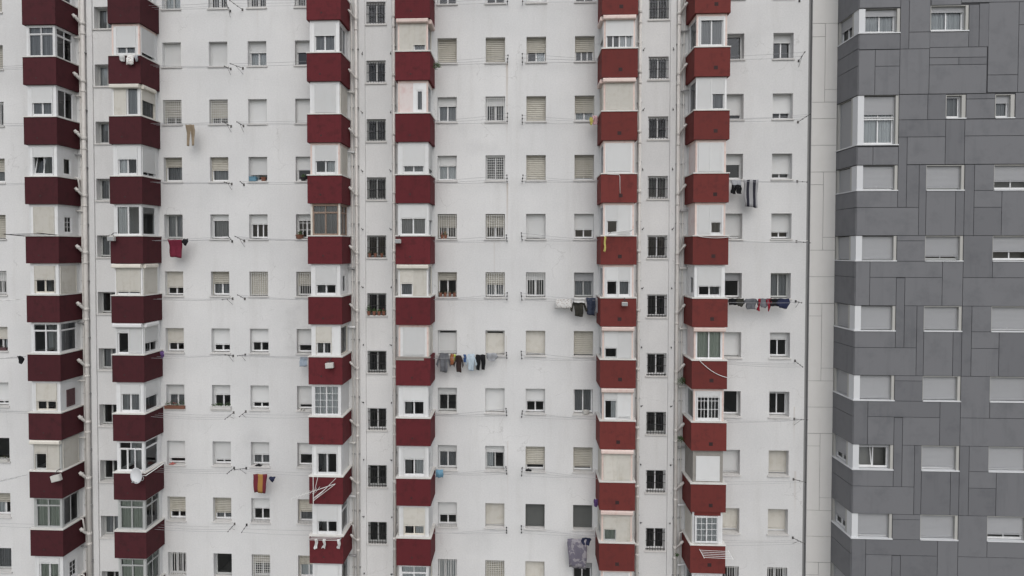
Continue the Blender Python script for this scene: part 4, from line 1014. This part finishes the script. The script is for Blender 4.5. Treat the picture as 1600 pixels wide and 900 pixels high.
for i, (x, s) in enumerate(((490, 'leftmost'), (503, 'middle'), (526, 'rightmost'))): garment('sock', x, 842, x+8.5, 858, YB-.05-.02*i, 'sock', 'c_white', s+' of three white socks hanging before the third red column', 'sock')
garment('cloth', 250, 549, 257.5, 561, -1.62+.9, 'bunch', 'c_purple', 'bright purple rag at the right side of the second red column', 'cloth')
garment('cloth', 927.5, 780, 935, 793, -.8, 'bunch', 'c_purple', 'purple rag at the left edge of the fifth red column', 'cloth')
garment('cloth', 27, 556, 37, 569, -1.5, 'bunch', 'c_black', 'black rag hanging from the short rack at the left of the first red column', 'cloth')
def rag(c, r, dx, w, mat, lab):
    mb = MB(); x0 = WIN[c][0]+dx; z = zs(r)+.004; n = 9
    for i in range(n+1):
        for j in range(7):
            u, v = i/n, j/6; mb.v.append((x0+w*u+.02*math.sin(j*2+i), -.08+.22*v+.02*math.sin(i*1.7), z+.012+(.07*math.exp(-8*((u-.5)**2+(v-.5)**2)))*(1+.5*math.sin(i*2.3+j))))
    for i in range(n):
        for j in range(6): a = i*7+j; mb.f.append((a, a+7, a+8, a+1))
    o = mb.build('rag', mat, None, smooth=True, solid=.01); tag(o, lab, 'rag')
rag(2, 8, .12, .26, 'c_coral', 'coral red rag lying on the sill right of the second red column')
rag(9, 8, .0, .28, 'c_black', 'black rag lying on a sill under beige slats')
rag(4, 8, .22, .3, 'c_black', 'black rag heaped on the sill above the red and yellow towel')

# small iron hooks on the stair panels' edges belong to the building
for xh in (-7.55, -6.2, 5.58, 6.95):
    for r in range(0, 11):
        z = -.72-(r-1)*2.753; m = MB(); s = 1 if R.random() < .5 else -1
        m.tube([(xh, -.071, z), (xh, -.16, z), (xh+.05*s, -.2, z+.07)], .014, 5); m.box((xh-.025, -.085, z-.03), (xh+.025, -.071, z+.03))
        wrel(m, 'wall_hook', 'iron', white, LW)


# ------------------------------------------------------------------ ground, sky, light, camera
gm = MB(); gm.quad((-600, -600, WB), (600, -600, WB), (600, 600, WB), (-600, 600, WB))
g_o = gm.build('ground', 'ground'); g_o['kind'] = 'structure'
w = bpy.data.worlds.new('World'); sc.world = w; w.use_nodes = True
nt = w.node_tree; bg = nt.nodes['Background']
sky = nt.nodes.new('ShaderNodeTexSky'); sky.sky_type = 'NISHITA'; sky.sun_disc = False
SUN_EL, SUN_AZ = 48, 8            # azimuth: degrees to the right of straight behind the camera
sky.sun_elevation = math.radians(SUN_EL); sky.sun_rotation = math.radians(180-SUN_AZ)
sky.air_density = 1.0; sky.dust_density = 2.6; sky.ozone_density = 1.0
hs = nt.nodes.new('ShaderNodeHueSaturation'); hs.inputs['Saturation'].default_value = .46
nt.links.new(sky.outputs[0], hs.inputs['Color']); nt.links.new(hs.outputs[0], bg.inputs[0]); bg.inputs[1].default_value = .118
ld = bpy.data.lights.new('sun', 'SUN'); ld.energy = .75; ld.angle = math.radians(70); ld.color = (1, .99, .975)
lo = bpy.data.objects.new('sun', ld); col.objects.link(lo)
d = Vector((math.sin(math.radians(SUN_AZ))*math.cos(math.radians(SUN_EL)), -math.cos(math.radians(SUN_AZ))*math.cos(math.radians(SUN_EL)), math.sin(math.radians(SUN_EL))))
lo.rotation_euler = d.to_track_quat('Z', 'Y').to_euler(); lo.location = (0, -40, 40)
cd = bpy.data.cameras.new('camera'); cam = bpy.data.objects.new('camera', cd); col.objects.link(cam)
r_, u_, f_ = AX
cam.matrix_world = Matrix(((r_.x, u_.x, -f_.x, CAM.x), (r_.y, u_.y, -f_.y, CAM.y), (r_.z, u_.z, -f_.z, CAM.z), (0, 0, 0, 1)))
cd.sensor_width = 36; cd.lens = FPX/1600*36; cd.shift_x = -SX/1600; cd.shift_y = SY/1600; cd.clip_end = 3000
sc.camera = cam
sc.view_settings.view_transform = 'Standard'; sc.view_settings.look = 'None'; sc.view_settings.exposure = 0.32; sc.view_settings.gamma = 1
sc.view_settings.use_curve_mapping = False
sc.cycles.max_bounces = 6; sc.cycles.transparent_max_bounces = 10
